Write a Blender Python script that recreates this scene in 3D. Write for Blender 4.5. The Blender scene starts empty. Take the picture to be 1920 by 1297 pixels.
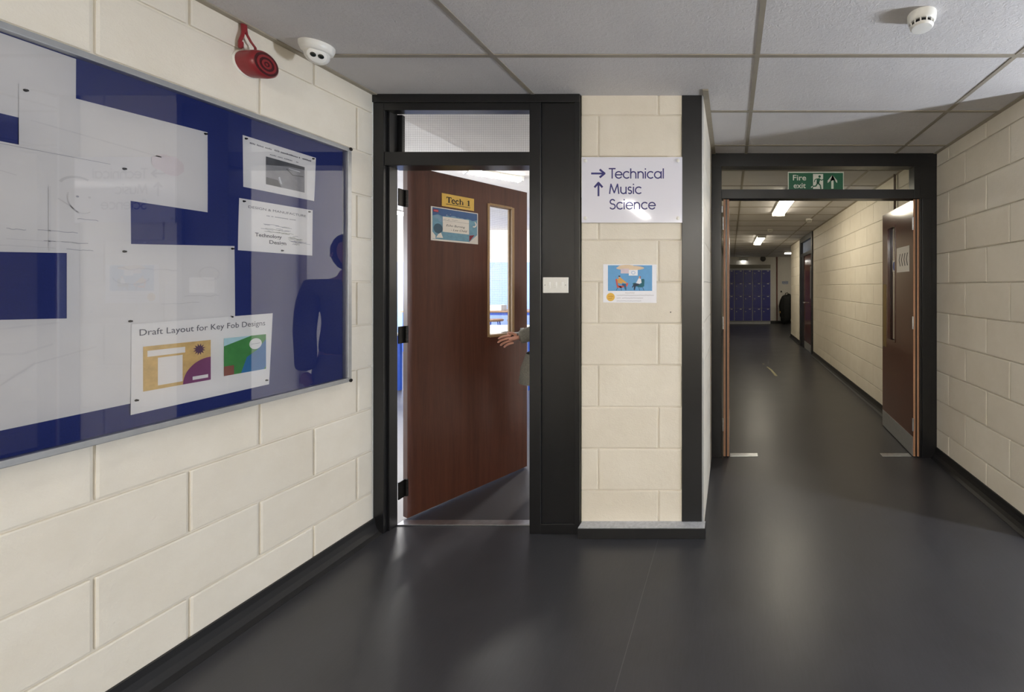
import bpy, bmesh, math, random
from mathutils import Vector, Matrix, Euler
random.seed(7)
S = bpy.context.scene
COL = S.collection
PI = math.pi
EYE = 1.343
CEIL = 2.387

# ------------------------------------------------------------------ camera, world, exposure, daylight
cam_d = bpy.data.cameras.new('camera')
cam_d.sensor_width = 36.0
cam_d.lens = 780.0 / 1920.0 * 36.0
cam_d.shift_x = -410.0 / 1920.0
cam_d.shift_y = -111.5 / 1920.0
cam_d.clip_start = 0.02
cam = bpy.data.objects.new('camera', cam_d); COL.objects.link(cam)
cam.location = (0, 0, EYE); cam.rotation_euler = (PI / 2, 0, 0)
S.camera = cam
W = bpy.data.worlds.new('world'); S.world = W; W.use_nodes = True
W.node_tree.nodes['Background'].inputs[0].default_value = (0.62, 0.76, 1.0, 1)
W.node_tree.nodes['Background'].inputs[1].default_value = 3.0
S.view_settings.view_transform = 'Standard'
S.view_settings.look = 'None'
S.view_settings.gamma = 1.0
S.view_settings.use_curve_mapping = False
S.view_settings.exposure = 0.80
S.cycles.max_bounces = 10
S.cycles.diffuse_bounces = 6
S.cycles.sample_clamp_indirect = 8.0

def area_light(name, loc, rot, sx, sy, power, color):
    d = bpy.data.lights.new(name, 'AREA'); d.shape = 'RECTANGLE'; d.size = sx; d.size_y = sy
    d.energy = power; d.color = color
    o = bpy.data.objects.new(name, d); COL.objects.link(o); o.location = loc; o.rotation_euler = rot
    return o
# daylight through the narrow window at the end of the side passage (faces -X)
area_light('passage_window_daylight', (3.24, 1.43, 1.35), (0, PI / 2, 0), 0.55, 0.16, 60.0, (0.84, 0.90, 1.0))
# daylight from added, unseen classroom windows, to brighten the room (faces +X)
area_light('classroom_fill_daylight', (-9.1, 6.2, 1.6), (0, -PI / 2, 0), 1.3, 5.0, 400.0, (0.92, 0.95, 1.0))
HALL_LAMP = 26.0; PIER_FILL_LAMP = 66.0      # diffuser strengths
PASS_LAMP = 5.0
CORR_LAMP = 14.0
CLASS_LAMP = 56.0

# ------------------------------------------------------------------ materials
def lin(c):
    return tuple(((v / 255.0) / 12.92 if v / 255.0 <= 0.04045 else ((v / 255.0 + 0.055) / 1.055) ** 2.4) for v in c)
_m = {}
def nodes_of(name):
    m = bpy.data.materials.new(name); m.use_nodes = True
    nt = m.node_tree; b = nt.nodes['Principled BSDF']
    return m, nt, b
def noise(nt, scale, detail=3, rough=0.5, vec=None, dist=0.0):
    n = nt.nodes.new('ShaderNodeTexNoise'); n.inputs['Scale'].default_value = scale
    n.inputs['Detail'].default_value = detail; n.inputs['Roughness'].default_value = rough
    n.inputs['Distortion'].default_value = dist
    if vec is not None: nt.links.new(vec, n.inputs['Vector'])
    return n
def ramp(nt, src, stops):
    r = nt.nodes.new('ShaderNodeValToRGB'); e = r.color_ramp.elements
    e[0].position, e[0].color = stops[0][0], (*stops[0][1], 1)
    e[1].position, e[1].color = stops[1][0], (*stops[1][1], 1)
    for p, c in stops[2:]:
        k = e.new(p); k.color = (*c, 1)
    nt.links.new(src, r.inputs[0]); return r
def bump(nt, b, h, strength, dist, prev=None):
    n = nt.nodes.new('ShaderNodeBump'); n.inputs['Strength'].default_value = strength
    n.inputs['Distance'].default_value = dist
    nt.links.new(h, n.inputs['Height'])
    if prev: nt.links.new(prev.outputs[0], n.inputs['Normal'])
    nt.links.new(n.outputs[0], b.inputs['Normal']); return n
def math_n(nt, op, a, bb=None, clamp=False):
    n = nt.nodes.new('ShaderNodeMath'); n.operation = op; n.use_clamp = clamp
    for i, v in enumerate((a, bb)):
        if v is None: continue
        if isinstance(v, (int, float)): n.inputs[i].default_value = v
        else: nt.links.new(v, n.inputs[i])
    return n.outputs[0]
def mat(name, rgb, rough=0.5, metal=0.0, spec=0.5, coat=0.0, mottling=0.05, nscale=30.0, bmp=0.0):
    """painted / plastic / metal surface with slight procedural mottling"""
    if name in _m: return _m[name]
    m, nt, b = nodes_of(name)
    c = lin(rgb); tc = nt.nodes.new('ShaderNodeTexCoord')
    n = noise(nt, nscale, 3, 0.6, tc.outputs['Object'])
    r = ramp(nt, n.outputs[0], [(0.3, tuple(v * (1 - mottling) for v in c)), (0.7, tuple(min(1, v * (1 + mottling)) for v in c))])
    nt.links.new(r.outputs[0], b.inputs['Base Color'])
    b.inputs['Roughness'].default_value = rough; b.inputs['Metallic'].default_value = metal
    b.inputs['Specular IOR Level'].default_value = spec
    if coat:
        b.inputs['Coat Weight'].default_value = coat; b.inputs['Coat Roughness'].default_value = 0.12
    if bmp: bump(nt, b, n.outputs[0], 0.5, bmp)
    _m[name] = m; return m
def emit(name, rgb, strength):
    if name in _m: return _m[name]
    m, nt, b = nodes_of(name)
    b.inputs['Base Color'].default_value = (0.9, 0.9, 0.9, 1)
    b.inputs['Emission Color'].default_value = (*lin(rgb), 1); b.inputs['Emission Strength'].default_value = strength
    _m[name] = m; return m

def block_material(name, axis, width, phase, offset, mortar_depth=0.0035, msize=0.006):
    """cream painted concrete blocks; axis = the horizontal world axis of the wall"""
    m, nt, b = nodes_of(name)
    g = nt.nodes.new('ShaderNodeNewGeometry'); sp = nt.nodes.new('ShaderNodeSeparateXYZ')
    # slight waviness of the joints
    wob = noise(nt, 3.5, 4, 0.6, g.outputs['Position'])
    wob2 = noise(nt, 60.0, 2, 0.6, g.outputs['Position'])
    nt.links.new(g.outputs['Position'], sp.inputs[0])
    w1 = math_n(nt, 'MULTIPLY', math_n(nt, 'SUBTRACT', wob.outputs[0], 0.5), 0.010)
    w2 = math_n(nt, 'MULTIPLY', math_n(nt, 'SUBTRACT', wob2.outputs[0], 0.5), 0.0035)
    ws = math_n(nt, 'ADD', w1, w2)
    u = math_n(nt, 'ADD', math_n(nt, 'ADD', sp.outputs[axis], -phase + 40 * width), ws)
    v = math_n(nt, 'ADD', math_n(nt, 'ADD', sp.outputs[2], 4 * 0.228), ws)
    cb = nt.nodes.new('ShaderNodeCombineXYZ'); nt.links.new(u, cb.inputs[0]); nt.links.new(v, cb.inputs[1])
    def brick(ms, sm):
        br = nt.nodes.new('ShaderNodeTexBrick'); br.offset = offset; br.offset_frequency = 2
        br.squash = 1.0
        nt.links.new(cb.outputs[0], br.inputs['Vector'])
        br.inputs['Scale'].default_value = 1.0; br.inputs['Mortar Size'].default_value = ms
        br.inputs['Mortar Smooth'].default_value = sm; br.inputs['Brick Width'].default_value = width
        br.inputs['Row Height'].default_value = 0.228; br.inputs['Bias'].default_value = 0.0
        br.inputs['Color1'].default_value = (0, 0, 0, 1); br.inputs['Color2'].default_value = (1, 1, 1, 1)
        br.inputs['Mortar'].default_value = (0.5, 0.5, 0.5, 1)
        return br
    br = brick(msize, 1.0)
    tone = ramp(nt, br.outputs['Color'], [(0.0, lin((226, 219, 205))), (1.0, lin((232, 226, 213)))])
    n1 = noise(nt, 6.0, 5, 0.65, g.outputs['Position'])
    mix = nt.nodes.new('ShaderNodeMixRGB'); mix.blend_type = 'MULTIPLY'
    dirt = ramp(nt, n1.outputs[0], [(0.25, (0.93, 0.92, 0.90)), (0.65, (1, 1, 1))])
    mix.inputs[0].default_value = 1.0
    nt.links.new(tone.outputs[0], mix.inputs[1]); nt.links.new(dirt.outputs[0], mix.inputs[2])
    nt.links.new(mix.outputs[0], b.inputs['Base Color'])
    b.inputs['Roughness'].default_value = 0.5
    h = math_n(nt, 'SUBTRACT', 1.0, br.outputs['Fac'])
    bm1 = bump(nt, b, h, 1.0, mortar_depth)
    fine = noise(nt, 130.0, 4, 0.7, g.outputs['Position'])
    bm2 = bump(nt, b, fine.outputs[0], 0.5, 0.0022, bm1)
    coarse = noise(nt, 16.0, 4, 0.6, g.outputs['Position'], 0.6)
    bump(nt, b, coarse.outputs[0], 0.4, 0.004, bm2)
    return m
BLOCK_LEFT = block_material('painted_block_left', 1, 0.447, 0.376, 0.5, 0.0, 0.001)
BLOCK_RIGHT = block_material('painted_block_right', 1, 0.456, 0.13, 0.5, 0.006)
BLOCK_FRONT = block_material('painted_block_front', 0, 0.456, -0.723, 0.28, 0.0022)

BLOCK_FRONT_LAID = block_material('painted_block_front_laid', 0, 0.456, -0.723, 0.28, 0.0, 0.001)
BLOCK_RIGHT_LAID = block_material('painted_block_right_laid', 1, 0.456, 0.13, 0.5, 0.0, 0.001)
def floor_material():
    m, nt, b = nodes_of('grey_vinyl_floor')
    g = nt.nodes.new('ShaderNodeNewGeometry')
    mp = nt.nodes.new('ShaderNodeMapping'); mp.inputs['Scale'].default_value = (60, 5, 1); mp.inputs['Rotation'].default_value = (0, 0, 0.12)
    nt.links.new(g.outputs['Position'], mp.inputs[0])
    n1 = noise(nt, 2.0, 4, 0.7, mp.outputs[0])
    n2 = noise(nt, 2.3, 5, 0.6, g.outputs['Position'], 0.4)
    n3 = noise(nt, 420.0, 2, 0.6, g.outputs['Position'])
    a = math_n(nt, 'ADD', math_n(nt, 'MULTIPLY', n1.outputs[0], 0.3), math_n(nt, 'MULTIPLY', n2.outputs[0], 0.45))
    a = math_n(nt, 'ADD', a, math_n(nt, 'MULTIPLY', n3.outputs[0], 0.25))
    r = ramp(nt, a, [(0.3, lin((47, 47, 50))), (0.7, lin((62, 62, 66)))])
    sp = nt.nodes.new('ShaderNodeSeparateXYZ'); nt.links.new(g.outputs['Position'], sp.inputs[0])
    d = math_n(nt, 'ABSOLUTE', math_n(nt, 'ADD', sp.outputs[0], 0.385)); seam = math_n(nt, 'LESS_THAN', d, 0.0016)
    mxs = nt.nodes.new('ShaderNodeMixRGB'); nt.links.new(math_n(nt, 'MULTIPLY', seam, 0.5), mxs.inputs[0]); nt.links.new(r.outputs[0], mxs.inputs[1]); mxs.inputs[2].default_value = (*lin((96, 96, 98)), 1)
    nt.links.new(mxs.outputs[0], b.inputs['Base Color'])
    rr = nt.nodes.new('ShaderNodeMapRange'); rr.inputs['To Min'].default_value = 0.27; rr.inputs['To Max'].default_value = 0.40
    nt.links.new(n2.outputs[0], rr.inputs[0]); nt.links.new(rr.outputs[0], b.inputs['Roughness'])
    bump(nt, b, n3.outputs[0], 0.25, 0.0008)
    return m
FLOOR = floor_material()

def ceiling_material():
    m, nt, b = nodes_of('mineral_fibre_ceiling_tile')
    g = nt.nodes.new('ShaderNodeNewGeometry')
    n1 = noise(nt, 55.0, 6, 0.7, g.outputs['Position'], 0.8)
    n2 = noise(nt, 3.0, 3, 0.5, g.outputs['Position'])
    r = ramp(nt, n2.outputs[0], [(0.3, lin((204, 202, 203))), (0.7, lin((212, 210, 210)))])
    nt.links.new(r.outputs[0], b.inputs['Base Color']); b.inputs['Roughness'].default_value = 0.9
    bump(nt, b, n1.outputs[0], 0.8, 0.006)
    return m
CEILM = ceiling_material()

def wood_material(name, dark, light, rough=0.34, coat=0.06):
    m, nt, b = nodes_of(name)
    tc = nt.nodes.new('ShaderNodeTexCoord'); mp = nt.nodes.new('ShaderNodeMapping')
    mp.inputs['Scale'].default_value = (26, 0.9, 26); nt.links.new(tc.outputs['Object'], mp.inputs[0])
    n = noise(nt, 1.0, 6, 0.7, mp.outputs[0], 0.5)
    mp2 = nt.nodes.new('ShaderNodeMapping'); mp2.inputs['Scale'].default_value = (260, 7, 260)
    nt.links.new(tc.outputs['Object'], mp2.inputs[0])
    n2 = noise(nt, 1.0, 3, 0.6, mp2.outputs[0])
    a = math_n(nt, 'ADD', math_n(nt, 'MULTIPLY', n.outputs[0], 0.65), math_n(nt, 'MULTIPLY', n2.outputs[0], 0.35))
    r = ramp(nt, a, [(0.32, lin(dark)), (0.68, lin(light))])
    nt.links.new(r.outputs[0], b.inputs['Base Color']); b.inputs['Roughness'].default_value = rough
    b.inputs['Coat Weight'].default_value = coat; b.inputs['Coat Roughness'].default_value = 0.08; b.inputs['Specular IOR Level'].default_value = 0.4
    bump(nt, b, n2.outputs[0], 0.12, 0.0006)
    return m
WOOD = wood_material('sapele_veneer', (66, 37, 28), (92, 54, 41))
WOOD2 = wood_material('fire_door_veneer', (74, 42, 33), (96, 58, 46), 0.16, 0.3)
BEAD = wood_material('oak_beading', (134, 108, 76), (160, 132, 96), 0.45)

def glass(name, tint, refl, wired=False, rough=0.02):
    """thin pane: see-through, with a Fresnel mirror sheen; optional embedded wire grid"""
    m = bpy.data.materials.new(name); m.use_nodes = True; nt = m.node_tree; nt.nodes.clear()
    out = nt.nodes.new('ShaderNodeOutputMaterial'); t = nt.nodes.new('ShaderNodeBsdfTransparent')
    t.inputs[0].default_value = (*tint, 1)
    gl = nt.nodes.new('ShaderNodeBsdfGlossy'); gl.inputs['Roughness'].default_value = rough
    gl.inputs[0].default_value = (0.95, 0.95, 0.97, 1)
    fr = nt.nodes.new('ShaderNodeFresnel'); fr.inputs[0].default_value = 1.5
    f = math_n(nt, 'MULTIPLY', fr.outputs[0], refl, True)
    mx = nt.nodes.new('ShaderNodeMixShader'); nt.links.new(f, mx.inputs[0])
    nt.links.new(t.outputs[0], mx.inputs[1]); nt.links.new(gl.outputs[0], mx.inputs[2])
    last = mx.outputs[0]
    if wired:
        g = nt.nodes.new('ShaderNodeTexCoord'); sp = nt.nodes.new('ShaderNodeSeparateXYZ')
        nt.links.new(g.outputs['Object'], sp.inputs[0])
        ms = []
        for ax in (0, 1):
            q = math_n(nt, 'FRACT', math_n(nt, 'ADD', math_n(nt, 'MULTIPLY', sp.outputs[ax], 1 / 0.0125), 200.0))
            ms.append(math_n(nt, 'LESS_THAN', q, 0.06))
        w = math_n(nt, 'MAXIMUM', ms[0], ms[1])
        d = nt.nodes.new('ShaderNodeBsdfDiffuse'); d.inputs[0].default_value = (0.28, 0.28, 0.28, 1)
        mx2 = nt.nodes.new('ShaderNodeMixShader'); nt.links.new(w, mx2.inputs[0])
        nt.links.new(last, mx2.inputs[1]); nt.links.new(d.outputs[0], mx2.inputs[2]); last = mx2.outputs[0]
    nt.links.new(last, out.inputs[0]); return m
ACRYLIC = glass('acrylic_glazing', (0.97, 0.97, 0.98), 1.9)
WIRED = glass('wired_glass', (0.94, 0.95, 0.94), 1.0, True)
PANE = glass('clear_glass', (0.90, 0.93, 0.92), 1.8)

BLACK = mat('black_satin_paint', (19, 19, 21), 0.34, spec=0.5, mottling=0.10, nscale=12)
SKIRT = mat('black_skirting_vinyl', (22, 22, 24), 0.55)
TRIM = mat('beige_ceiling_trim', (158, 150, 134), 0.5)
GRID = mat('grey_beige_ceiling_bar', (150, 143, 130), 0.5)
ALU = mat('brushed_aluminium', (176, 178, 180), 0.42, 0.75)
STEEL = mat('worn_steel', (190, 192, 196), 0.3, 0.95, mottling=0.15)
DKMET = mat('dark_metal', (40, 38, 36), 0.4, 0.8)
BRASS = mat('dull_brass', (142, 122, 80), 0.4, 0.7)
PAPER = mat('white_paper', (228, 224, 218), 0.8, mottling=0.02, nscale=8)
PAPER2 = mat('grey_white_paper', (214, 210, 205), 0.8, mottling=0.03, nscale=5)
BLUEBOARD = mat('blue_board_fabric', (24, 40, 104), 0.9, mottling=0.12, nscale=300)
RED = mat('red_sounder_plastic', (132, 36, 42), 0.35, mottling=0.06)
DRED = mat('dark_red_plastic', (62, 10, 16), 0.4)
WHITEP = mat('white_plastic', (232, 231, 226), 0.35, mottling=0.02)
GREYP = mat('light_grey_plastic', (190, 188, 184), 0.45)
BLK = mat('black_plastic', (14, 14, 16), 0.3)
LENS = mat('camera_lens', (20, 26, 24), 0.08, spec=0.8)
SIGNW = mat('white_acrylic_sign', (234, 234, 246), 0.05, spec=0.6, coat=0.5, mottling=0.0)
NAVY = mat('navy_letter', (38, 36, 112), 0.4)
LIGHTBODY = mat('luminaire_body', (206, 206, 202), 0.5)

# ------------------------------------------------------------------ mesh builder
class MB:
    def __init__(s): s.v = []; s.f = []; s.mi = []; s.mats = []; s.M = Matrix.Identity(4); s.sm = []
    def slot(s, m):
        if m not in s.mats: s.mats.append(m)
        return s.mats.index(m)
    def add(s, vs, fs, m, smooth=False):
        n = len(s.v); k = s.slot(m)
        s.v += [tuple(s.M @ Vector(p)) for p in vs]
        for f in fs: s.f.append(tuple(i + n for i in f)); s.mi.append(k); s.sm.append(smooth)
    def box(s, x0, x1, y0, y1, z0, z1, m, b=0.0):
        x0, x1 = sorted((x0, x1)); y0, y1 = sorted((y0, y1)); z0, z1 = sorted((z0, z1))
        if b > 0:
            bm = bmesh.new(); bmesh.ops.create_cube(bm, size=1)
            for v in bm.verts:
                v.co = Vector((x0 + (v.co.x + .5) * (x1 - x0), y0 + (v.co.y + .5) * (y1 - y0), z0 + (v.co.z + .5) * (z1 - z0)))
            bmesh.ops.bevel(bm, geom=bm.edges[:], offset=b, segments=2, affect='EDGES', profile=0.6)
            bm.verts.ensure_lookup_table(); bm.verts.index_update()
            s.add([v.co[:] for v in bm.verts], [[v.index for v in f.verts] for f in bm.faces], m); bm.free(); return
        vs = [(x, y, z) for z in (z0, z1) for y in (y0, y1) for x in (x0, x1)]
        s.add(vs, [(0, 2, 3, 1), (4, 5, 7, 6), (0, 1, 5, 4), (2, 6, 7, 3), (0, 4, 6, 2), (1, 3, 7, 5)], m)
    def quad(s, a, b_, c, d, m): s.add([a, b_, c, d], [(0, 1, 2, 3)], m)
    def lathe(s, prof, m, seg=32, M=None, smooth=True, cap=True):
        """profile of (r, h) round the local z axis"""
        M = M or Matrix.Identity(4); vs = []; fs = []
        for r, h in prof:
            for i in range(seg):
                a = 2 * PI * i / seg; vs.append(tuple(M @ Vector((r * math.cos(a), r * math.sin(a), h))))
        for j in range(len(prof) - 1):
            for i in range(seg):
                k = (i + 1) % seg; fs.append((j * seg + i, j * seg + k, (j + 1) * seg + k, (j + 1) * seg + i))
        if cap:
            fs.append(tuple(range((len(prof) - 1) * seg, len(prof) * seg))); fs.append(tuple(reversed(range(seg))))
        s.add(vs, fs, m, smooth)
    def tube(s, pts, r, m, seg=10, closed_ends=True):
        pts = [Vector(p) for p in pts]; vs = []; fs = []
        prev = None
        for i, p in enumerate(pts):
            d = (pts[min(i + 1, len(pts) - 1)] - pts[max(i - 1, 0)]).normalized()
            if prev is None:
                a = Vector((0, 0, 1)) if abs(d.z) < 0.9 else Vector((1, 0, 0)); n = d.cross(a).normalized()
            else: n = (prev - d * prev.dot(d)).normalized()
            prev = n; b_ = d.cross(n); rr = r[i] if isinstance(r, (list, tuple)) else r
            for k in range(seg):
                t = 2 * PI * k / seg; vs.append(tuple(p + n * (rr * math.cos(t)) + b_ * (rr * math.sin(t))))
        for j in range(len(pts) - 1):
            for i in range(seg):
                k = (i + 1) % seg; fs.append((j * seg + i, j * seg + k, (j + 1) * seg + k, (j + 1) * seg + i))
        if closed_ends: fs.append(tuple(reversed(range(seg)))); fs.append(tuple(range((len(pts) - 1) * seg, len(pts) * seg)))
        s.add(vs, fs, m, True)
    # flat print, drawn on the local xy plane at height z
    def poly(s, pts, z, m): s.add([(x, y, z) for x, y in pts], [tuple(range(len(pts)))], m)
    def rect(s, x0, y0, x1, y1, z, m): s.poly([(x0, y0), (x1, y0), (x1, y1), (x0, y1)], z, m)
    def disc(s, cx, cy, rx, ry, z, m, seg=28): s.poly([(cx + rx * math.cos(2 * PI * i / seg), cy + ry * math.sin(2 * PI * i / seg)) for i in range(seg)], z, m)
    def stroke(s, pts, w, z, m):
        for i in range(len(pts) - 1):
            a, b_ = Vector(pts[i]), Vector(pts[i + 1]); d = b_ - a
            if d.length < 1e-7: continue
            d.normalize(); n = Vector((-d.y, d.x)) * w / 2; e = d * w * 0.25
            q = [a - e - n, b_ + e - n, b_ + e + n, a - e + n]
            s.poly([(p.x, p.y) for p in q], z + (i % 2) * 0.00003, m)
    def text(s, body, x, y, size, z, m, width=None, align='LEFT', bold=0.0, shear=0.0):
        cu = bpy.data.curves.new('t', 'FONT'); cu.body = body; cu.size = size; cu.offset = bold; cu.shear = shear
        cu.resolution_u = 3
        ob = bpy.data.objects.new('t', cu); COL.objects.link(ob)
        me = bpy.data.meshes.new_from_object(ob)
        vs = [v.co[:] for v in me.vertices]; fs = [tuple(p.vertices) for p in me.polygons]
        bpy.data.objects.remove(ob); bpy.data.curves.remove(cu); bpy.data.meshes.remove(me)
        if not vs: return
        mn = min(v[0] for v in vs); mx = max(v[0] for v in vs); k = (width / (mx - mn)) if width else 1.0
        ww = (mx - mn) * k; off = {'LEFT': 0, 'CENTER': -ww / 2, 'RIGHT': -ww}[align]
        s.add([(x + off + (v[0] - mn) * k, y + v[1], z) for v in vs], fs, m)
    def build(s, name, parent=None, loc=None):
        me = bpy.data.meshes.new(name); me.from_pydata(s.v, [], s.f)
        for m in s.mats: me.materials.append(m)
        for p, k, sm in zip(me.polygons, s.mi, s.sm): p.material_index = k; p.use_smooth = sm
        me.update()
        if any(s.sm):
            try: me.set_sharp_from_angle(angle=math.radians(40))
            except Exception: pass
        o = bpy.data.objects.new(name, me); COL.objects.link(o)
        if parent: o.parent = parent
        if loc: o.location = loc
        return o

def tag(o, label=None, cat=None, group=None, kind=None):
    if label: o['label'] = label
    if cat: o['category'] = cat
    if group: o['group'] = group
    if kind: o['kind'] = kind
    return o
def thing(name, label, cat, loc=(0, 0, 0), rot=(0, 0, 0), group=None):
    o = bpy.data.objects.new(name, None); COL.objects.link(o); o.empty_display_size = 0.05
    o.location = loc; o.rotation_euler = rot
    return tag(o, label, cat, group)
def struct(mb, name, parent=None):
    o = mb.build(name, parent)
    if not parent: o['kind'] = 'structure'
    return o
def copy_tree(o, parent=None):
    c = o.copy(); COL.objects.link(c); c.parent = parent
    for ch in list(o.children): copy_tree(ch, c)
    return c
FRONT = (PI / 2, 0, 0)            # local x right, y up, z out of a wall that faces the camera (-Y)
LEFTW = (PI / 2, 0, PI / 2)       # wall that faces +X
RIGHTW = (PI / 2, 0, -PI / 2)     # wall that faces -X

# ------------------------------------------------------------------ the setting
b = MB(); b.box(-9.1, 4.6, -3.6, 16.4, -0.1, 0, FLOOR)
struct(b, 'floor')
b = MB()
b.box(-2.043, 3.24, -3.6, 3.36, CEIL, CEIL + 0.08, CEILM)
b.box(-0.42, 4.6, 3.36, 16.4, CEIL + 0.045, CEIL + 0.125, CEILM)
b.box(-9.1, -0.42, 2.36, 10.1, 2.70, 2.78, CEILM)
struct(b, 'ceiling')
# exposed bars of the suspended ceiling
b = MB(); t = 0.011; zc = CEIL - 0.004
for x in (-1.073, 0.12, 1.29):
    y1 = 2.26 if x < -0.2 else 3.26
    b.box(x - t, x + t, -3.5, y1, zc, CEIL + 0.02, GRID)
for x in (2.46,): b.box(x - t, x + t, -0.3, 2.2, zc, CEIL + 0.02, GRID)
y = 3.075
while y > -3.5:
    x0 = -1.943 if y < 2.2 else -0.12
    x1 = 3.14 if -0.3 < y < 2.2 else 1.617
    b.box(x0, x1, y - t, y + t, zc - 0.0006, CEIL + 0.02, GRID); y -= 0.598
for x in (0.12, 1.29):
    b.box(x - t, x + t, 3.36, 16.3, zc + 0.045, CEIL + 0.07, GRID)
y = 3.9
while y < 16.2:
    b.box(-0.25, 1.6 if y < 11.1 else 4.5, y - t, y + t, zc + 0.0444, CEIL + 0.07, GRID); y += 0.598
struct(b, 'trim_1')
# perimeter angle of the ceiling
b = MB()
b.box(-1.943, -1.915, -3.5, 2.26, CEIL - 0.006, CEIL + 0.02, TRIM)
b.box(-0.15, -0.118, 2.20, 3.26, CEIL - 0.007, CEIL + 0.02, TRIM)
b.box(1.59, 1.617, 2.20, 3.26, CEIL - 0.006, CEIL + 0.02, TRIM)
b.box(1.585, 1.61, 3.36, 11.1, CEIL + 0.038, CEIL + 0.07, TRIM)
struct(b, 'trim_2')

b = MB(); b.box(-2.043, -1.952, -3.6, 2.26, -0.05, CEIL + 0.05, BLOCK_LEFT)
rj = random.Random(11)
for row in range(11):                      # laid blocks with soft painted arrises
    z0 = row * 0.228; y = 0.376 + (0.2235 if row % 2 == 0 else 0.0) - 10 * 0.447
    while y < 2.26:
        ya, yb = max(y + 0.0034, -3.6), min(y + 0.447 - 0.0034, 2.26)
        if yb - ya > 0.03: b.box(-1.97, -1.943 - rj.uniform(0, 0.0007), ya, yb, z0 + 0.003 + rj.uniform(-.0008, .0008), min(z0 + 0.228 - 0.003, CEIL + 0.04), BLOCK_LEFT, rj.uniform(0.005, 0.0085))
        y += 0.447
struct(b, 'wall_left')
rj = random.Random(12)
def laid_blocks(b, a0, a1, period, odd, even, put):
    """rows of bevelled painted blocks between a0 and a1 along the wall; put(lo, hi, z0, z1, bevel) adds one"""
    for row in range(11):
        z0 = row * 0.228; y = (odd if row % 2 else even) - 10 * period
        while y < a1:
            ya, yb = max(y + 0.0034, a0), min(y + period - 0.0034, a1)
            if yb - ya > 0.03: put(ya, yb, z0 + 0.003, min(z0 + 0.225, CEIL + 0.04), rj.uniform(0.005, 0.0085))
            y += period
b = MB(); b.box(1.626, 1.70, 2.2, 3.36, -0.05, CEIL + 0.15, BLOCK_RIGHT)
laid_blocks(b, 2.2, 3.36, 0.456, 2.41, 2.63, lambda lo, hi, z0, z1, w: b.box(1.617, 1.64, lo, hi, z0, z1, BLOCK_RIGHT_LAID, w))
b.box(1.61, 1.69, 3.36, 8.12, -0.05, CEIL + 0.15, BLOCK_RIGHT)
b.box(1.61, 1.69, 9.58, 11.1, -0.05, CEIL + 0.15, BLOCK_RIGHT)
struct(b, 'wall_right')
b = MB(); b.box(1.70, 3.24, 2.2, 2.3, -0.05, CEIL + 0.05, BLOCK_FRONT)
b.box(1.617, 3.24, -0.4, -0.3, -0.05, CEIL + 0.05, BLOCK_FRONT)
struct(b, 'wall_passage')
b = MB()   # end of the side passage, round the narrow window
b.box(3.14, 3.22, -0.3, 1.33, -0.05, CEIL + 0.05, BLOCK_RIGHT); b.box(3.14, 3.22, 1.53, 2.2, -0.05, CEIL + 0.05, BLOCK_RIGHT)
b.box(3.14, 3.22, 1.33, 1.53, -0.05, 1.05, BLOCK_RIGHT); b.box(3.14, 3.22, 1.33, 1.53, 1.65, CEIL + 0.05, BLOCK_RIGHT)
struct(b, 'wall_passage_end')
b = MB(); b.box(1.617, 1.70, -3.6, -0.4, -0.05, CEIL + 0.05, BLOCK_RIGHT); struct(b, 'wall_right_rear')
b = MB(); b.box(-2.043, 1.70, -3.7, -3.6, -0.05, CEIL + 0.05, BLOCK_FRONT); struct(b, 'wall_back')
# pier between classroom door and corridor, with the partition that runs on down the corridor
b = MB()
b.box(-0.818, -0.15, 2.281, 2.40, -0.05, CEIL + 0.35, BLOCK_FRONT)
laid_blocks(b, -0.818, -0.262, 0.456, -0.723, -0.395, lambda lo, hi, z0, z1, w: b.box(lo, hi, 2.275, 2.30, z0, z1, BLOCK_FRONT_LAID, w * 0.8))
b.box(-0.262, -0.15, 2.275, 2.30, -0.05, CEIL + 0.04, BLOCK_FRONT_LAID)
b.box(-0.30, -0.15, 2.40, 3.36, -0.05, CEIL + 0.35, BLOCK_RIGHT)
struct(b, 'wall_pier')
b = MB(); b.box(-0.36, -0.26, 3.36, 16.3, -0.05, CEIL + 0.35, BLOCK_RIGHT); struct(b, 'wall_corridor_left')
FARW = mat('far_wall_paint', (216, 212, 204), 0.6)
b = MB(); b.box(-0.36, 4.6, 15.3, 15.4, -0.05, CEIL + 0.2, FARW); struct(b, 'wall_far')
b = MB(); b.box(4.5, 4.6, 11.0, 15.4, -0.05, CEIL + 0.2, FARW); b.box(1.69, 4.6, 11.0, 11.1, -0.05, CEIL + 0.2, FARW); struct(b, 'wall_far_right')
# classroom shell
CREAM = mat('classroom_cream_paint', (236, 228, 214), 0.6)
CBLUE = mat('classroom_lower_blue', (146, 170, 228), 0.6)  # even pale blue of the lower back wall
b = MB()
b.box(-9.1, -0.36, 10.0, 10.1, 1.93, 2.75, CREAM); b.box(-9.1, -0.36, 10.0, 10.1, -0.05, 1.93, CBLUE)
struct(b, 'wall_classroom_back')
b = MB(); b.box(-0.40, -0.36, 3.36, 10.0, -0.05, 2.75, CREAM); b.box(-0.34, -0.30, 2.4, 3.36, -0.05, 2.75, CREAM); struct(b, 'wall_classroom_right')
b = MB(); b.box(-9.1, -1.95, 2.30, 2.36, -0.05, 2.75, CREAM); b.box(-1.95, -0.36, 2.30, 2.36, CEIL + 0.02, 2.75, CREAM); struct(b, 'wall_classroom_front')
b = MB()
b.box(-9.1, -9.0, 2.36, 3.6, -0.05, 2.75, CREAM); b.box(-9.1, -9.0, 8.8, 10.0, -0.05, 2.75, CREAM)
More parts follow.
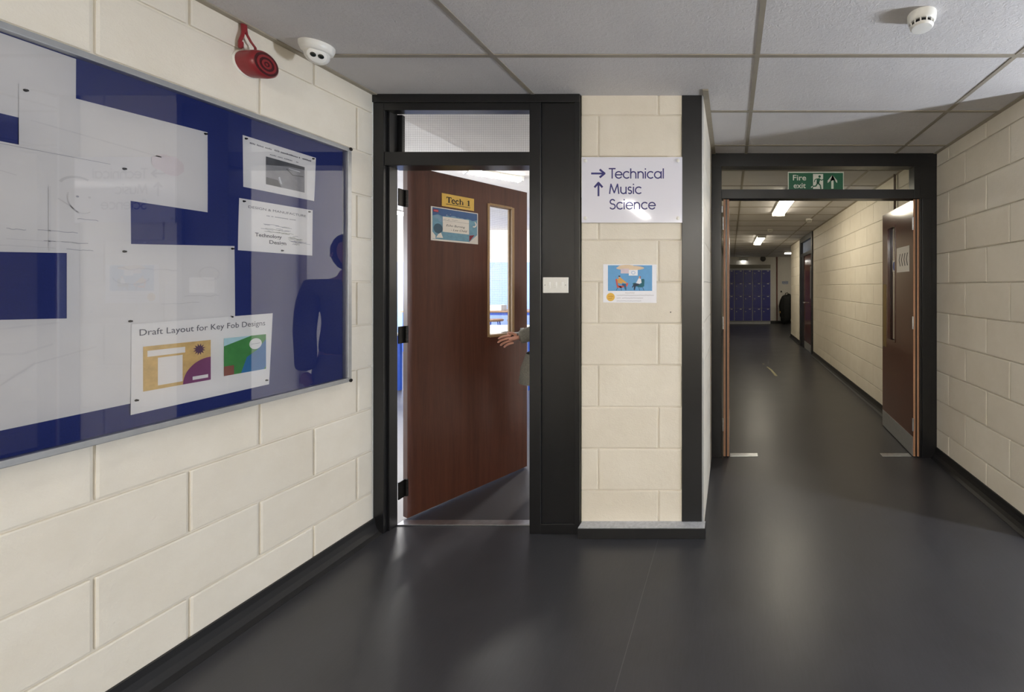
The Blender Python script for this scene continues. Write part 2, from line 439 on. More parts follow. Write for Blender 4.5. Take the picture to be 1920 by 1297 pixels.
b.box(-9.1, -9.0, 3.6, 8.8, -0.05, 0.95, CREAM); b.box(-9.1, -9.0, 3.6, 8.8, 2.25, 2.75, CREAM)
struct(b, 'wall_classroom_left')
b = MB()
for y in (3.6, 4.9, 6.2, 7.5, 8.74): b.box(-9.06, -9.02, y, y + 0.06, 0.95, 2.25, WHITEP)
for z in (0.95, 2.19): b.box(-9.06, -9.02, 3.6, 8.8, z, z + 0.06, WHITEP)
struct(b, 'window_2')  # window frames added out of view, for the classroom fill daylight
b = MB()
for y0, y1, z0, z1 in ((1.33, 1.35, 1.05, 1.65), (1.51, 1.53, 1.05, 1.65), (1.35, 1.51, 1.05, 1.08), (1.35, 1.51, 1.62, 1.65)):
    b.box(3.15, 3.21, y0, y1, z0, z1, WHITEP)
struct(b, 'window_1')

# coved black skirtings
def skirting(name, pts_dir):
    b = MB()
    for (p0, p1, nrm) in pts_dir:
        p0 = Vector((*p0, 0)); p1 = Vector((*p1, 0)); n = Vector((*nrm, 0))
        prof = [(0.0, 0.085), (0.010, 0.085), (0.012, 0.06), (0.018, 0.035), (0.032, 0.014), (0.052, 0.002), (0.052, 0.0), (0.0, 0.0)]
        vs = []; k = len(prof)
        for p in (p0, p1):
            for d, h in prof: q = p + n * d; vs.append((q.x, q.y, h))
        fs = [(i, (i + 1) % k, k + (i + 1) % k, k + i) for i in range(k)] + [tuple(range(k)), tuple(reversed(range(k, 2 * k)))]
        b.add(vs, fs, SKIRT)
    return struct(b, name)
skirting('baseboard_left', [((-1.943, -3.5), (-1.943, 2.26), (1, 0))])
skirting('baseboard_right', [((1.617, 3.26), (1.617, 2.2), (-1, 0)), ((1.61, 3.36), (1.61, 8.12), (-1, 0)), ((1.61, 9.58), (1.61, 11.1), (-1, 0))])
skirting('baseboard_rear', [((-1.943, -3.6), (1.617, -3.6), (0, 1)), ((1.617, -3.5), (1.617, -0.4), (-1, 0)), ((1.7, 2.2), (3.14, 2.2), (0, -1))])
skirting('baseboard_far', [((1.45, 15.3), (4.4, 15.3), (0, -1))])
b = MB()
b.box(-0.815, -0.135, 2.212, 2.275, 0, 0.056, SKIRT, 0.003)
DUST = mat('pale_dusty_capping', (176, 178, 182), 0.45, mottling=0.18, nscale=60)
b.box(-0.812, -0.138, 2.214, 2.275, 0.056, 0.0605, DUST)
struct(b, 'baseboard_pier')
# black post on the pier's corner
b = MB(); b.box(-0.267, -0.157, 2.270, 2.275, 0.056, CEIL, BLACK, 0.003)
b.box(-0.157, -0.148, 2.270, 2.278, 0.056, CEIL, ALU)
struct(b, 'trim_3')

# ------------------------------------------------------------------ door_1 : classroom door set
JX0, JX1 = -1.874, -1.093           # clear opening
b = MB()
b.box(-1.943, JX0 - 0.012, 2.26, 2.345, 0, CEIL, BLACK, 0.002)         # left jamb
b.box(JX0 - 0.012, JX0, 2.285, 2.34, 0, CEIL - 0.05, BLACK, 0.002)      # stop
b.box(JX1, -1.030, 2.258, 2.37, 0, CEIL, BLACK, 0.003)                 # right jamb
b.box(JX0 - 0.03, -1.030, 2.262, 2.32, CEIL - 0.085, CEIL - 0.002, BLACK, 0.002)
b.box(-1.943, -0.818, 2.253, 2.30, CEIL - 0.045, CEIL - 0.001, BLACK, 0.002)
b.box(JX0 - 0.012, JX1, 2.264, 2.37, 2.002, 2.076, BLACK, 0.003)        # transom bar
b.box(JX0 - 0.012, JX1, 2.34, 2.365, 2.076, 2.09, BLACK)
b.box(JX0 - 0.012, JX0 + 0.022, 2.345, 2.365, 2.076, 2.31, BLACK)
struct(b, 'door_1')
DOOR1 = bpy.data.objects['door_1']
b = MB(); b.box(-1.030, -0.818, 2.268, 2.36, 0, CEIL, BLACK)
b.box(-0.846, -0.818, 2.255, 2.30, 0, CEIL - 0.045, BLACK, 0.002)
b.box(-1.030, -0.82, 2.256, 2.27, 0, 0.055, BLACK, 0.003)
b.build('side_panel', DOOR1)
b = MB(); b.M = Euler(FRONT).to_matrix().to_4x4()
o = None
g = MB(); g.rect(-0.01, 0, 0.79, 0.29, 0, WIRED); o = g.build('transom_glass', DOOR1); o.location = (JX0 + 0.0, 2.355, 2.08); o.rotation_euler = FRONT
b = MB(); b.box(JX0, JX1, 2.335, 2.385, 0.0, 0.006, STEEL, 0.002); b.build('threshold_strip', DOOR1)
for z in (1.80, 1.02, 0.14):
    b = MB()
    for k in range(5):
        b.lathe([(0.008, 0), (0.008, 0.019)], DKMET, 12, Matrix.Translation((JX0 + 0.011, 2.392, z + k * 0.0195)))
    b.box(JX0 - 0.002, JX0 + 0.004, 2.345, 2.392, z, z + 0.097, DKMET)
    b.build('hinge', DOOR1)
# the leaf stands open into the classroom
ang = math.atan2(0.70, 0.351)
leaf = bpy.data.objects.new('door_leaf', None)
def leaf_mb(w, h, px0, px1, pz0, pz1, m, th=0.044):
    b = MB()
    b.box(0, px0, 0, h, -th, 0, m); b.box(px1, w, 0, h, -th, 0, m)
    b.box(px0, px1, 0, pz0, -th, 0, m); b.box(px0, px1, pz1, h, -th, 0, m)
    return b
b = leaf_mb(0.777, 2.03, 0.478, 0.668, 0.99, 1.897, WOOD)
leaf = b.build('door_leaf', DOOR1); leaf.location = (-1.860, 2.393, 0.01); leaf.rotation_euler = (PI / 2, 0, ang)
def bead(parent, x0, x1, z0, z1, m, w=0.012, th=0.044):
    b = MB()
    for s0, s1 in ((0.004, -0.012), (-th + 0.012, -th - 0.004)):
        b.box(x0 - 0.004, x0 + w, z0, z1, s0, s1, m, 0.001); b.box(x1 - w, x1 + 0.004, z0, z1, s0, s1, m, 0.001)
        b.box(x0 + w, x1 - w, z0 - 0.004, z0 + w, s0, s1, m, 0.001); b.box(x0 + w, x1 - w, z1 - w, z1 + 0.004, s0, s1, m, 0.001)
    b.box(x0 - 0.001, x0 + 0.002, z0, z1, -0.012, -th + 0.012, m); b.box(x1 - 0.002, x1 + 0.001, z0, z1, -0.012, -th + 0.012, m)
    return b.build('glazing_bead', parent)
bead(leaf, 0.478, 0.668, 0.99, 1.897, BEAD)
b = MB(); b.rect(0.48, 0.992, 0.666, 1.895, -0.022, WIRED); b.build('vision_panel', leaf)
b = MB()
b.box(0.72, 0.75, 0.945, 1.03, 0, 0.003, ALU, 0.001)
b.lathe([(0.009, 0), (0.009, 0.05)], ALU, 16, Matrix.Translation((0.735, 1.00, 0.002)))
b.tube([(0.735, 1.0, 0.045), (0.70, 1.0, 0.048), (0.64, 1.0, 0.046)], 0.009, ALU)
b.M = Matrix.Scale(-1, 4, (0, 0, 1)) @ Matrix.Translation((0, 0, 0.044))
b.lathe([(0.009, 0), (0.009, 0.05)], ALU, 16, Matrix.Translation((0.735, 1.00, 0.002)))
b.tube([(0.735, 1.0, 0.045), (0.70, 1.0, 0.048), (0.64, 1.0, 0.046)], 0.009, ALU)
b.build('door_handle', leaf)

def leaf_frame(name, label, cat, s, z, h=0.0015):
    """a thing hung on the classroom leaf; s along the leaf, z above its foot"""
    M = leaf.matrix_basis @ Matrix.Translation((s, z, h))
    o = thing(name, label, cat); o.matrix_world = M; o.location = M.to_translation(); o.rotation_euler = M.to_euler()
    return o
GOLD = mat('gold_plaque', (214, 178, 86), 0.45, mottling=0.06)
INK = mat('black_ink', (22, 20, 22), 0.6)
INKG = mat('grey_ink', (120, 118, 122), 0.8)
INKF = mat('faint_pencil', (188, 186, 190), 0.8)
INKM = mat('pencil_line', (152, 150, 154), 0.8)
p = leaf_frame('door_plaque', 'gold rectangular plaque reading Tech 1 on the brown classroom door', 'sign', 0.184, 1.828)
b = MB(); b.box(0, 0.198, 0, 0.080, 0, 0.002, GOLD, 0.0006); b.build('plate', p)
b = MB(); z = 0.0024
def serif(b, pts, w, z, m): b.stroke(pts, w, z, m)
H = 0.036; y0 = 0.026
# serif capitals and letters drawn as strokes: T e c h 1
x = 0.026; b.rect(x, y0 + H - 0.005, x + 0.031, y0 + H, z, INK); b.rect(x, y0 + H - 0.011, x + 0.003, y0 + H, z, INK); b.rect(x + 0.028, y0 + H - 0.011, x + 0.031, y0 + H, z, INK)
b.rect(x + 0.0115, y0, x + 0.0195, y0 + H, z, INK); b.rect(x + 0.008, y0, x + 0.023, y0 + 0.002, z, INK)
def arc(cx, cy, rx, ry, a0, a1, n=12): return [(cx + rx * math.cos(math.radians(a0 + (a1 - a0) * i / n)), cy + ry * math.sin(math.radians(a0 + (a1 - a0) * i / n))) for i in range(n + 1)]
b.stroke(arc(0.068, y0 + 0.012, 0.009, 0.0115, 10, 320), 0.006, z, INK); b.rect(0.060, y0 + 0.012, 0.077, y0 + 0.0145, z, INK)
b.stroke(arc(0.092, y0 + 0.012, 0.009, 0.0115, 45, 320), 0.006, z, INK)
b.rect(0.1055, y0, 0.1125, y0 + H, z, INK); b.rect(0.104, y0, 0.115, y0 + 0.002, z, INK); b.rect(0.104, y0 + H - 0.002, 0.110, y0 + H, z, INK)
b.stroke(arc(0.117, y0 + 0.016, 0.008, 0.008, 170, 0), 0.0035, z, INK); b.rect(0.1215, y0, 0.1285, y0 + 0.018, z, INK); b.rect(0.1195, y0, 0.1305, y0 + 0.002, z, INK)
b.rect(0.159, y0, 0.167, y0 + H, z, INK); b.rect(0.155, y0, 0.171, y0 + 0.0025, z, INK); b.stroke([(0.154, y0 + H - 0.008), (0.163, y0 + H - 0.001)], 0.003, z, INK)
b.rect(0.024, 0.015, 0.174, 0.0185, z, INK)
b.build('lettering', p)

SKYB = mat('card_night_blue', (62, 96, 146), 0.5); SKYL = mat('card_teal_blue', (110, 154, 178), 0.5, mottling=0.12, nscale=40)
CARDR = mat('card_dark_red', (128, 40, 56), 0.5); CARDP = mat('card_pink', (206, 96, 110), 0.5); CLOUD = mat('card_cloud', (126, 158, 186), 0.5)
SMOKE = mat('card_dark_teal', (58, 88, 108), 0.5)
p = leaf_frame('reading_card', 'blue laminated card with handwriting below the gold plaque on classroom door', 'notice', 0.123, 1.612)
b = MB(); b.box(0, 0.285, 0, 0.205, 0, 0.0012, PAPER); b.build('sheet', p)
b = MB(); z = 0.0016
b.rect(0.008, 0.010, 0.280, 0.200, z, SKYL); z += 0.0002
b.poly([(0.008, 0.200), (0.008, 0.150)] + [(0.008 + 0.0302 * i, 0.150 + (0.012 if i % 2 else 0.002) - 0.002 * i * 0.2) for i in range(1, 10)] + [(0.280, 0.130), (0.280, 0.200)], z, SKYB)
for cx, cy, r in ((0.035, 0.145, .018), (0.075, 0.142, .02), (0.13, 0.15, .022), (0.18, 0.146, .02), (0.06, 0.13, .02)): b.disc(cx, cy, r, r * .6, z + 0.0001, CLOUD)
b.disc(0.040, 0.075, 0.026, 0.030, z, SMOKE)
z += 0.0003
b.poly([(0.0, 0.012), (0.025, 0.012), (0.025, 0.030), (0.010, 0.050), (0.0, 0.050)], z, PAPER)
b.poly([(0.028, 0.018), (0.068, 0.020), (0.056, 0.052), (0.040, 0.040)], z, PAPER)
b.rect(0.012, 0.173, 0.042, 0.190, z, CARDR); b.rect(0.016, 0.177, 0.040, 0.185, z + 0.0001, CARDP)
b.poly([(0.228, 0.012), (0.228, 0.052), (0.262, 0.058)], z, CARDR); b.poly([(0.218, 0.0), (0.285, 0.0), (0.285, 0.066)], z + 0.0001, PAPER2)
b.stroke(arc(0.258, 0.128, 0.014, 0.016, -110, 60), 0.007, z, PAPER)
b.disc(0.090, 0.164, 0.002, 0.002, z, PAPER); b.disc(0.112, 0.172, 0.0012, 0.0012, z, PAPER)
b.rect(0.066, 0.058, 0.226, 0.152, z, PAPER); z += 0.0002
b.stroke([(0.068, 0.130), (0.224, 0.128)], 0.0012, z, INKG)
b.text('Echo Burning', 0.086, 0.095, 0.019, z, INK, width=0.115, shear=0.3)
b.text('- Lee Child', 0.114, 0.070, 0.019, z, INK, width=0.100, shear=0.3)
rnd = random.Random(3)
for x0, n in ((0.074, 4), (0.094, 4), (0.120, 10)):
    pts = [(x0 + 0.0035 * i, 0.136 + rnd.uniform(-.003, .005)) for i in range(n + 1)]; b.stroke(pts, 0.0011, z, INKG)
b.stroke([(0.078, 0.121), (0.120, 0.120)], 0.0012, z, INKF)
b.build('print', p)

# ------------------------------------------------------------------ door_2 : fire door set across the corridor
b = MB(); FY0, FY1 = 3.262, 3.36
b.box(-0.150, -0.072, FY0, FY1, 0, CEIL, BLACK, 0.002)
b.box(1.483, 1.617, FY0, FY1, 0, CEIL, BLACK, 0.002); b.box(1.440, 1.49, FY0, FY1, 2.034, CEIL, BLACK, 0.002)
b.box(1.50, 1.57, FY0 - 0.008, FY0 + 0.01, 0, 2.03, BLACK, 0.002)
b.box(-0.150, 1.617, FY0 - 0.002, FY1, 2.285, CEIL + 0.1, BLACK, 0.002)
b.box(-0.072, 1.440, FY0 + 0.002, FY1, 2.033, 2.105, BLACK, 0.002)
d2 = struct(b, 'door_2')
g = MB(); g.rect(0, 0, 1.512, 0.182, 0, PANE); o = g.build('transom_glass', d2); o.location = (-0.072, 3.32, 2.104); o.rotation_euler = FRONT
def fire_leaf(side):
    """side -1 left, +1 right; hinged at the frame and standing open at a right angle down the corridor"""
    b = leaf_mb(0.755, 2.02, 0.40, 0.61, 0.84, 1.88, WOOD2)
    lf = b.build('door_leaf', d2)
    bead(lf, 0.40, 0.61, 0.84, 1.88, WOOD2)
    b = MB(); b.rect(0.402, 0.842, 0.608, 1.878, -0.022, PANE); b.build('vision_panel', lf)
    b = MB(); b.box(0.005, 0.75, 0.0, 0.15, 0, 0.0022, ALU, 0.0008); b.box(0.005, 0.75, 0.0, 0.15, -0.044, -0.0462, ALU, 0.0008); b.build('kick_plate', lf)
    b = MB(); b.box(0.645, 0.735, 0.765, 1.355, 0, 0.0022, BRASS, 0.0008); b.build('push_plate', lf)
    # lippings and smoke seal on the hinge edge
    LIP = mat('door_lipping', (172, 128, 98), 0.5)
    b = MB(); b.box(-0.003, 0.0, 0, 2.02, -0.044, -0.028, LIP); b.box(-0.003, 0.0, 0, 2.02, -0.016, 0.0, LIP)
    b.box(-0.001, 0.0, 0, 2.02, -0.028, -0.016, BLK); b.build('edge_lipping', lf)
    for z in (0.2, 1.0, 1.78):
        h = MB(); h.lathe([(0.007, 0), (0.007, 0.1)], STEEL, 12, Matrix.Translation((-0.006, z, 0.004 if side > 0 else -0.048)) @ Matrix.Rotation(-PI / 2, 4, 'X')); h.build('hinge', lf)
    if side > 0:
        lf.location = (1.447, 3.275, 0.008); lf.rotation_euler = (PI / 2, 0, PI / 2 - 0.022)   # front normal looks to -X after the flip below
    return lf
# right leaf : local x = +Y (into corridor), local z must face -X -> mirror by using thickness on the far side
lf = fire_leaf(1)
lf.rotation_euler = (PI / 2, 0, PI / 2 - 0.045); lf.location = (1.491, 3.275, 0.008)
lf.scale = (1, 1, -1)
lf.location = (1.437, 3.275, 0.008)
RL = lf
ll = fire_leaf(-1)
ll.rotation_euler = (PI / 2, 0, PI / 2 + 0.0); ll.location = (-0.012, 3.275, 0.008)
b = MB(); b.box(0.02, 0.20, 1.92, 1.975, -0.046, -0.084, ALU, 0.004); b.build('door_closer', ll)
for x0, x1 in ((-0.005, 0.215), (1.20, 1.43)):
    b = MB(); b.box(x0, x1, 3.285, 3.345, 0, 0.004, STEEL, 0.0015)
    b.box(x0 + 0.01, x1 - 0.01, 3.300, 3.306, 0.004, 0.0048, ALU)
    tag(b.build('threshold_plate'), 'short silver floor plate ' + ('beside the left fire door leaf' if x0 < 1 else 'beside the right fire door leaf'), 'floor plate', 'silver floor plates between the fire doors')

# paper with four chevrons on the right leaf
p = thing('arrow_notice', 'white paper with four black chevrons on the right open fire door', 'notice', (1.4445, 3.62, 1.485), RIGHTW)
b = MB(); b.box(-0.035, 0.25, -0.01, 0.20, 0, 0.001, PAPER); sh = b.build('sheet', p)
p.location = (1.437 + 0.045 * 0.325 - 0.001, 3.60, 1.475); p.rotation_euler = (PI / 2, 0, -PI / 2 - 0.045); 
b = MB()
for k in range(4):
    x = 0.012 + k * 0.055; c = 0.045
    b.poly([(x + 0.028, 0.145), (x + 0.044, 0.145), (x + 0.020, 0.093), (x + 0.044, 0.040), (x + 0.028, 0.040), (x + 0.004, 0.093)], 0.0014, INK)
b.build('chevrons', p)
p = thing('door_sticker', 'small blue round sign on white in the right fire door window', 'sign', (1.452, 3.80, 1.47), RIGHTW)
p.location = (1.437 + 0.045 * 0.485 + 0.0205, 3.76, 1.475); p.rotation_euler = (PI / 2, 0, -PI / 2 - 0.045)
b = MB(); b.box(-0.04, 0.04, 0, 0.105, 0, 0.001, WHITEP); b.disc(0, 0.052, 0.034, 0.04, 0.0014, mat('safety_blue', (36, 66, 150), 0.4)); b.build('plate', p)

# fire exit sign on the transom
GREEN = mat('safety_green', (14, 92, 64), 0.35, mottling=0.02); SW = mat('sign_white', (218, 222, 214), 0.4)
p = thing('fire_exit_sign', 'green Fire exit sign with running man on the glass above the fire doors', 'sign', (0.455, 3.312, 2.105), FRONT)
b = MB(); b.box(0, 0.445, 0, 0.150, 0, 0.004, SW, 0.001); b.rect(0.007, 0.0, 0.438, 0.141, 0.0045, GREEN); b.build('plate', p)
b = MB(); z = 0.005
b.text('Fire', 0.040, 0.082, 0.062, z, SW, width=0.105, bold=0.0008); b.text('exit', 0.045, 0.020, 0.062, z, SW, width=0.097, bold=0.0008)
b.poly([(0.330, 0.108 - 0.045), (0.355, 0.128), (0.385, 0.063), (0.365, 0.063), (0.361, 0.085)], z, GREEN)
b.poly([(0.345, 0.015), (0.363, 0.015), (0.363, 0.085), (0.392, 0.060), (0.392, 0.080), (0.354, 0.125), (0.316, 0.080), (0.316, 0.060), (0.345, 0.085)], z, SW)
b.rect(0.200, 0.013, 0.280, 0.132, z, SW)
z2 = z + 0.0004
b.disc(0.252, 0.112, 0.010, 0.010, z2, GREEN)
b.poly([(0.228, 0.095), (0.250, 0.100), (0.258, 0.088), (0.246, 0.055), (0.228, 0.060)], z2, GREEN)
b.stroke([(0.252, 0.093), (0.266, 0.082), (0.279, 0.088)], 0.007, z2, GREEN); b.stroke([(0.232, 0.094), (0.216, 0.088), (0.210, 0.070)], 0.007, z2, GREEN)
b.stroke([(0.240, 0.060), (0.258, 0.042), (0.262, 0.016)], 0.010, z2, GREEN); b.stroke([(0.236, 0.060), (0.222, 0.036), (0.200, 0.034)], 0.010, z2, GREEN)
b.stroke([(0.196, 0.034), (0.186, 0.026)], 0.008, z2, SW)
b.build('symbols', p)

# ------------------------------------------------------------------ door_3 : far black-framed door on the right wall of the corridor
b = MB()
b.box(1.585, 1.70, 9.42, 9.58, 0, CEIL + 0.045, BLACK, 0.003); b.box(1.585, 1.70, 8.12, 8.22, 0, CEIL + 0.045, BLACK, 0.003)
b.box(1.585, 1.70, 8.22, 9.42, 2.32, CEIL + 0.045, BLACK, 0.003); b.box(1.59, 1.70, 8.22, 9.42, 2.00, 2.07, BLACK, 0.003)
b.box(1.60, 1.70, 9.12, 9.42, 0, 2.0, BLACK)
d3 = struct(b, 'door_3')
b = MB(); b.box(1.615, 1.66, 8.22, 9.12, 0.01, 2.0, WOOD2); b.build('door_leaf', d3)
b = MB(); b.box(1.611, 1.616, 8.24, 9.10, 0.01, 0.16, ALU); b.build('kick_plate', d3)
b = MB(); b.tube([(1.615, 9.02, 1.0), (1.57, 9.02, 1.0), (1.565, 8.98, 1.0), (1.565, 8.88, 1.0)], 0.011, STEEL); b.build('door_handle', d3)
b = MB(); b.box(1.64, 1.645, 8.22, 9.42, 2.07, 2.32, mat('obscured_glass', (150, 162, 190), 0.1)); b.build('transom_glass', d3)
b = MB(); b.box(1.612, 1.616, 8.34, 8.44, 1.1, 1.75, mat('narrow_door_glass', (150, 150, 150), 0.1)); b.build('vision_panel', d3)

# ------------------------------------------------------------------ luminaires
def luminaire(loc, L, Wd, strength, label, rotz=0.0, name='ceiling_light', group=None, color=(255, 251, 244), depth=0.055, shielded=False):
    t_ = thing(name, label, 'ceiling light', loc, (0, 0, rotz), group)
    b = MB(); b.box(-Wd / 2 - 0.012, Wd / 2 + 0.012, -L / 2 - 0.02, L / 2 + 0.02, -0.022, 0, LIGHTBODY, 0.004)
    for s_ in (-1, 1): b.box(-Wd / 2 - 0.008, Wd / 2 + 0.008, s_ * (L / 2 + 0.018), s_ * (L / 2 - 0.004), -depth - 0.003, -0.02, LIGHTBODY, 0.004)
    b.build('housing', t_)
    if shielded:      # flat prismatic panel; opaque side rails added to shade the upper wall
        b = MB()
        for s_ in (-1, 1): b.box(s_ * (Wd / 2 + 0.012), s_ * (Wd / 2 - 0.002), -L / 2, L / 2, -depth - 0.035, -0.02, LIGHTBODY, 0.002)
        b.build('cutoff_rail', t_)
        b = MB(); b.box(-Wd / 2, Wd / 2, -L / 2 + 0.005, L / 2 - 0.005, -depth + 0.004, -depth + 0.006, emit('diffuser_%d_%d_%d_%g' % (*color, strength), color, strength)); b.build('diffuser', t_); return t_
    n = 8; prof = [(Wd / 2 * math.cos(PI * i / n) * -1, -0.022 - (depth - 0.022) * math.sin(PI * i / n) ** 0.6) for i in range(n + 1)]
    vs = [(x, -L / 2 + 0.004, z) for x, z in prof] + [(x, L / 2 - 0.004, z) for x, z in prof]
    fs = [(i, i + 1, n + 2 + i, n + 1 + i) for i in range(n)]
    b = MB(); b.add(vs, fs, emit('diffuser_%d_%d_%d_%g' % (*color, strength), color, strength), True)
    b.build('diffuser', t_); return t_
luminaire((-1.19, -0.93, CEIL), 1.25, 0.15, HALL_LAMP, 'linear ceiling light of the hall above the left wall, mirrored in the direction sign', shielded=True)
luminaire((-0.35, -2.9, CEIL), 1.5, 0.20, PIER_FILL_LAMP, 'added unseen ceiling light further back across the hall, lighting the pier', PI / 2, depth=0.09)  # lamp added out of view, lights the pier from the front
luminaire((2.35, 0.4, CEIL), 1.2, 0.15, PASS_LAMP, 'linear ceiling light in the side passage on the right', PI / 2)
CC = (255, 244, 220)
luminaire((0.70, 5.35, CEIL + 0.045), 1.5, 0.17, CORR_LAMP, 'bright ceiling light in the corridor nearest behind the fire doors', group='ceiling lights along the corridor', color=CC)
luminaire((0.66, 9.6, CEIL + 0.045), 1.5, 0.17, CORR_LAMP, 'second bright ceiling light further down the corridor', group='ceiling lights along the corridor', color=CC)
luminaire((2.35, 13.2, CEIL + 0.045), 1.3, 0.17, CORR_LAMP * 0.8, 'farthest ceiling light at right before the locker wall, lying crosswise', PI / 2, group='ceiling lights along the corridor', color=CC)
luminaire((-2.825, 4.975, 2.70), 0.57, 0.16, CLASS_LAMP, 'classroom ceiling light seen above the open brown door', math.radians(-46), group='classroom ceiling lights')
luminaire((-3.40, 4.53, 2.70), 0.28, 0.12, CLASS_LAMP, 'classroom ceiling light glimpsed over the top corner of the door', math.radians(-48), group='classroom ceiling lights')
luminaire((-6.0, 7.8, 2.70), 1.5, 0.2, CLASS_LAMP, 'added classroom ceiling light over the far work table', group='classroom ceiling lights')  # extra lamp added to brighten the classroom
luminaire((-1.4, 5.2, 2.70), 1.5, 0.2, CLASS_LAMP, 'added classroom ceiling light beside the right classroom wall', group='classroom ceiling lights')  # hidden behind the pier, also added for classroom brightness
# thin white tube across the classroom ceiling
b = MB(); b.tube([(-2.62, 4.55, 2.690), (-1.2, 3.40, 2.690)], 0.009, WHITEP); tag(b.build('ceiling_tube'), 'thin white tube across classroom ceiling seen through the glass above the door', 'conduit')

# ------------------------------------------------------------------ noticeboard on the left wall
BY0, BY1, BZ0, BZ1 = 0.25, 2.085, 0.868, 2.035
nb = thing('noticeboard', 'large glazed blue noticeboard in slim aluminium frame on the left block wall', 'noticeboard', (-1.943, 0, 0), LEFTW)
b = MB(); b.box(BY0 + 0.01, BY1 - 0.01, BZ0 + 0.01, BZ1 - 0.01, 0.002, 0.016, BLUEBOARD); b.build('backing', nb)
b = MB(); w = 0.020; h = 0.044
b.box(BY0, BY1, BZ1 - w, BZ1, 0, h, ALU, 0.002); b.box(BY0, BY1, BZ0, BZ0 + w, 0, h, ALU, 0.002)
b.box(BY1 - w, BY1, BZ0 + w, BZ1 - w, 0, h, ALU, 0.002); b.box(BY0, BY0 + w, BZ0 + w, BZ1 - w, 0, h, ALU, 0.002)
b.build('frame', nb)
b = MB(); b.rect(BY0 + 0.01, BZ0 + 0.01, BY1 - 0.01, BZ1 - 0.01, 0.032, ACRYLIC); b.build('glazing', nb)
for y_, z_ in ((BY1, BZ1), (BY1, BZ0)):
    s_ = 1 if z_ > 1.5 else -1
    b = MB(); b.lathe([(0.0085, 0.0), (0.0085, 0.003), (0.004, 0.005)], DKMET, 12, Matrix.Translation((y_ - 0.006, z_ - s_ * 0.006, h))); b.build('corner_screw', nb)

def sheet(name, label, quad, layer, art=None, pins=(), m=PAPER, group='papers pinned inside the noticeboard'):
    """quad TL,TR,BR,BL as (Y, Z) on the board"""
    zb = 0.0168 + 0.0011 * layer
    oy, oz = quad[3]
    p = thing(name, label, 'paper', (-1.943, oy, oz), LEFTW, group)
    q = [(a - oy, c - oz) for a, c in quad]
    n = 8; vs = []; fs = []
    rn = random.Random(len(label))
    ph = rn.uniform(0, 6)
    for j in range(n + 1):
        for i in range(n + 1):
            u, v = i / n, j / n
            x = (q[3][0] * (1 - u) + q[2][0] * u) * (1 - v) + (q[0][0] * (1 - u) + q[1][0] * u) * v
            y = (q[3][1] * (1 - u) + q[2][1] * u) * (1 - v) + (q[0][1] * (1 - u) + q[1][1] * u) * v
            vs.append((x, y, zb + 0.0003 * math.sin(u * 5 + ph) * math.sin(v * 4)))
    for j in range(n):
        for i in range(n): fs.append((j * (n + 1) + i, j * (n + 1) + i + 1, (j + 1) * (n + 1) + i + 1, (j + 1) * (n + 1) + i))
    b = MB(); b.add(vs, fs, m, True)
    b.build('sheet', p)
    if art:
        b = MB(); art(b, zb + 0.0006); b.build('print', p)
    for a, c in pins:
        b = MB(); b.lathe([(0.0038, 0), (0.0038, 0.0015), (0.002, 0.003), (0.002, 0.005), (0.003, 0.006)], DKMET, 12, Matrix.Translation((a - oy, c - oz, zb + 0.0005))); b.build('drawing_pin', p)
    return p
def blot(b, cx, cy, rx, ry, z, m, seed, n=18):
    r = random.Random(seed); b.poly([(cx + rx * (0.8 + 0.3 * r.random()) * math.cos(2 * PI * i / n), cy + ry * (0.8 + 0.3 * r.random()) * math.sin(2 * PI * i / n)) for i in range(n)], z, m)
FAINT = mat('very_faint_pencil', (208, 204, 200), 0.8, mottling=0.03); FAINT2 = mat('faint_pencil_wash', (199, 195, 191), 0.8, mottling=0.04)
PINKW = mat('faint_pink_wash', (211, 201, 198), 0.8, mottling=0.03)
def scribble(b, x, y, wd, z, m, seed, n=12, amp=0.003, w=0.0015):
    r = random.Random(seed); b.stroke([(x + wd * i / n, y + r.uniform(-amp, amp)) for i in range(n + 1)], w, z, m)
def artA(b, z):
    blot(b, 0.10, 0.17, 0.05, 0.05, z, FAINT2, 1); b.stroke(arc(0.10, 0.15, 0.09, 0.07, 200, 340), 0.006, z, FAINT2)
def artB(b, z):
    b.stroke([(0.02, 0.18), (0.28, 0.16)], 0.004, z, FAINT)
    blot(b, 0.30, 0.14, 0.045, 0.035, z, PINKW, 3)
def artC(b, z):
    o = 0.955
    b.stroke(arc(1.262 - o, 1.635 - 1.425, 0.035, 0.030, 60, 160, 8), 0.006, z, FAINT2)      # pencil portrait, faint
    b.stroke(arc(1.27 - o, 1.605 - 1.425, 0.028, 0.045, 165, 300, 12), 0.0022, z, FAINT2)
    b.disc(1.260 - o, 1.608 - 1.425, 0.003, 0.003, z, INKM); b.disc(1.283 - o, 1.610 - 1.425, 0.003, 0.003, z, FAINT2)
    b.stroke([(1.225 - o, 0.170), (1.250 - o, 0.150), (1.262 - o, 0.135)], 0.003, z, FAINT2)
    for (a, c, wd, mm, sd) in ((1.26, 0.118, 0.04, INKM, 1), (1.14, 0.072, 0.03, INKM, 2), (1.19, 0.076, 0.07, INKM, 3), (1.14, 0.046, 0.12, FAINT2, 4), (1.20, 0.046, 0.08, INKM, 5),
                           (1.24, 0.026, 0.05, INKM, 6), (1.12, 0.028, 0.10, FAINT2, 7), (1.06, 0.094, 0.03, INKM, 8), (1.06, 0.262, 0.06, FAINT2, 9)):
        scribble(b, a - o, c, wd, z, mm, sd, 8, 0.0012)
    b.stroke([(0.0, 0.293), (0.37, 0.297)], 0.0012, z, INKM); b.stroke([(0.05, 0.24), (0.13, 0.235), (0.20, 0.218)], 0.002, z, FAINT2)
    b.stroke([(1.21 - o, 0.02), (1.21 - o, 0.20)], 0.004, z, FAINT)
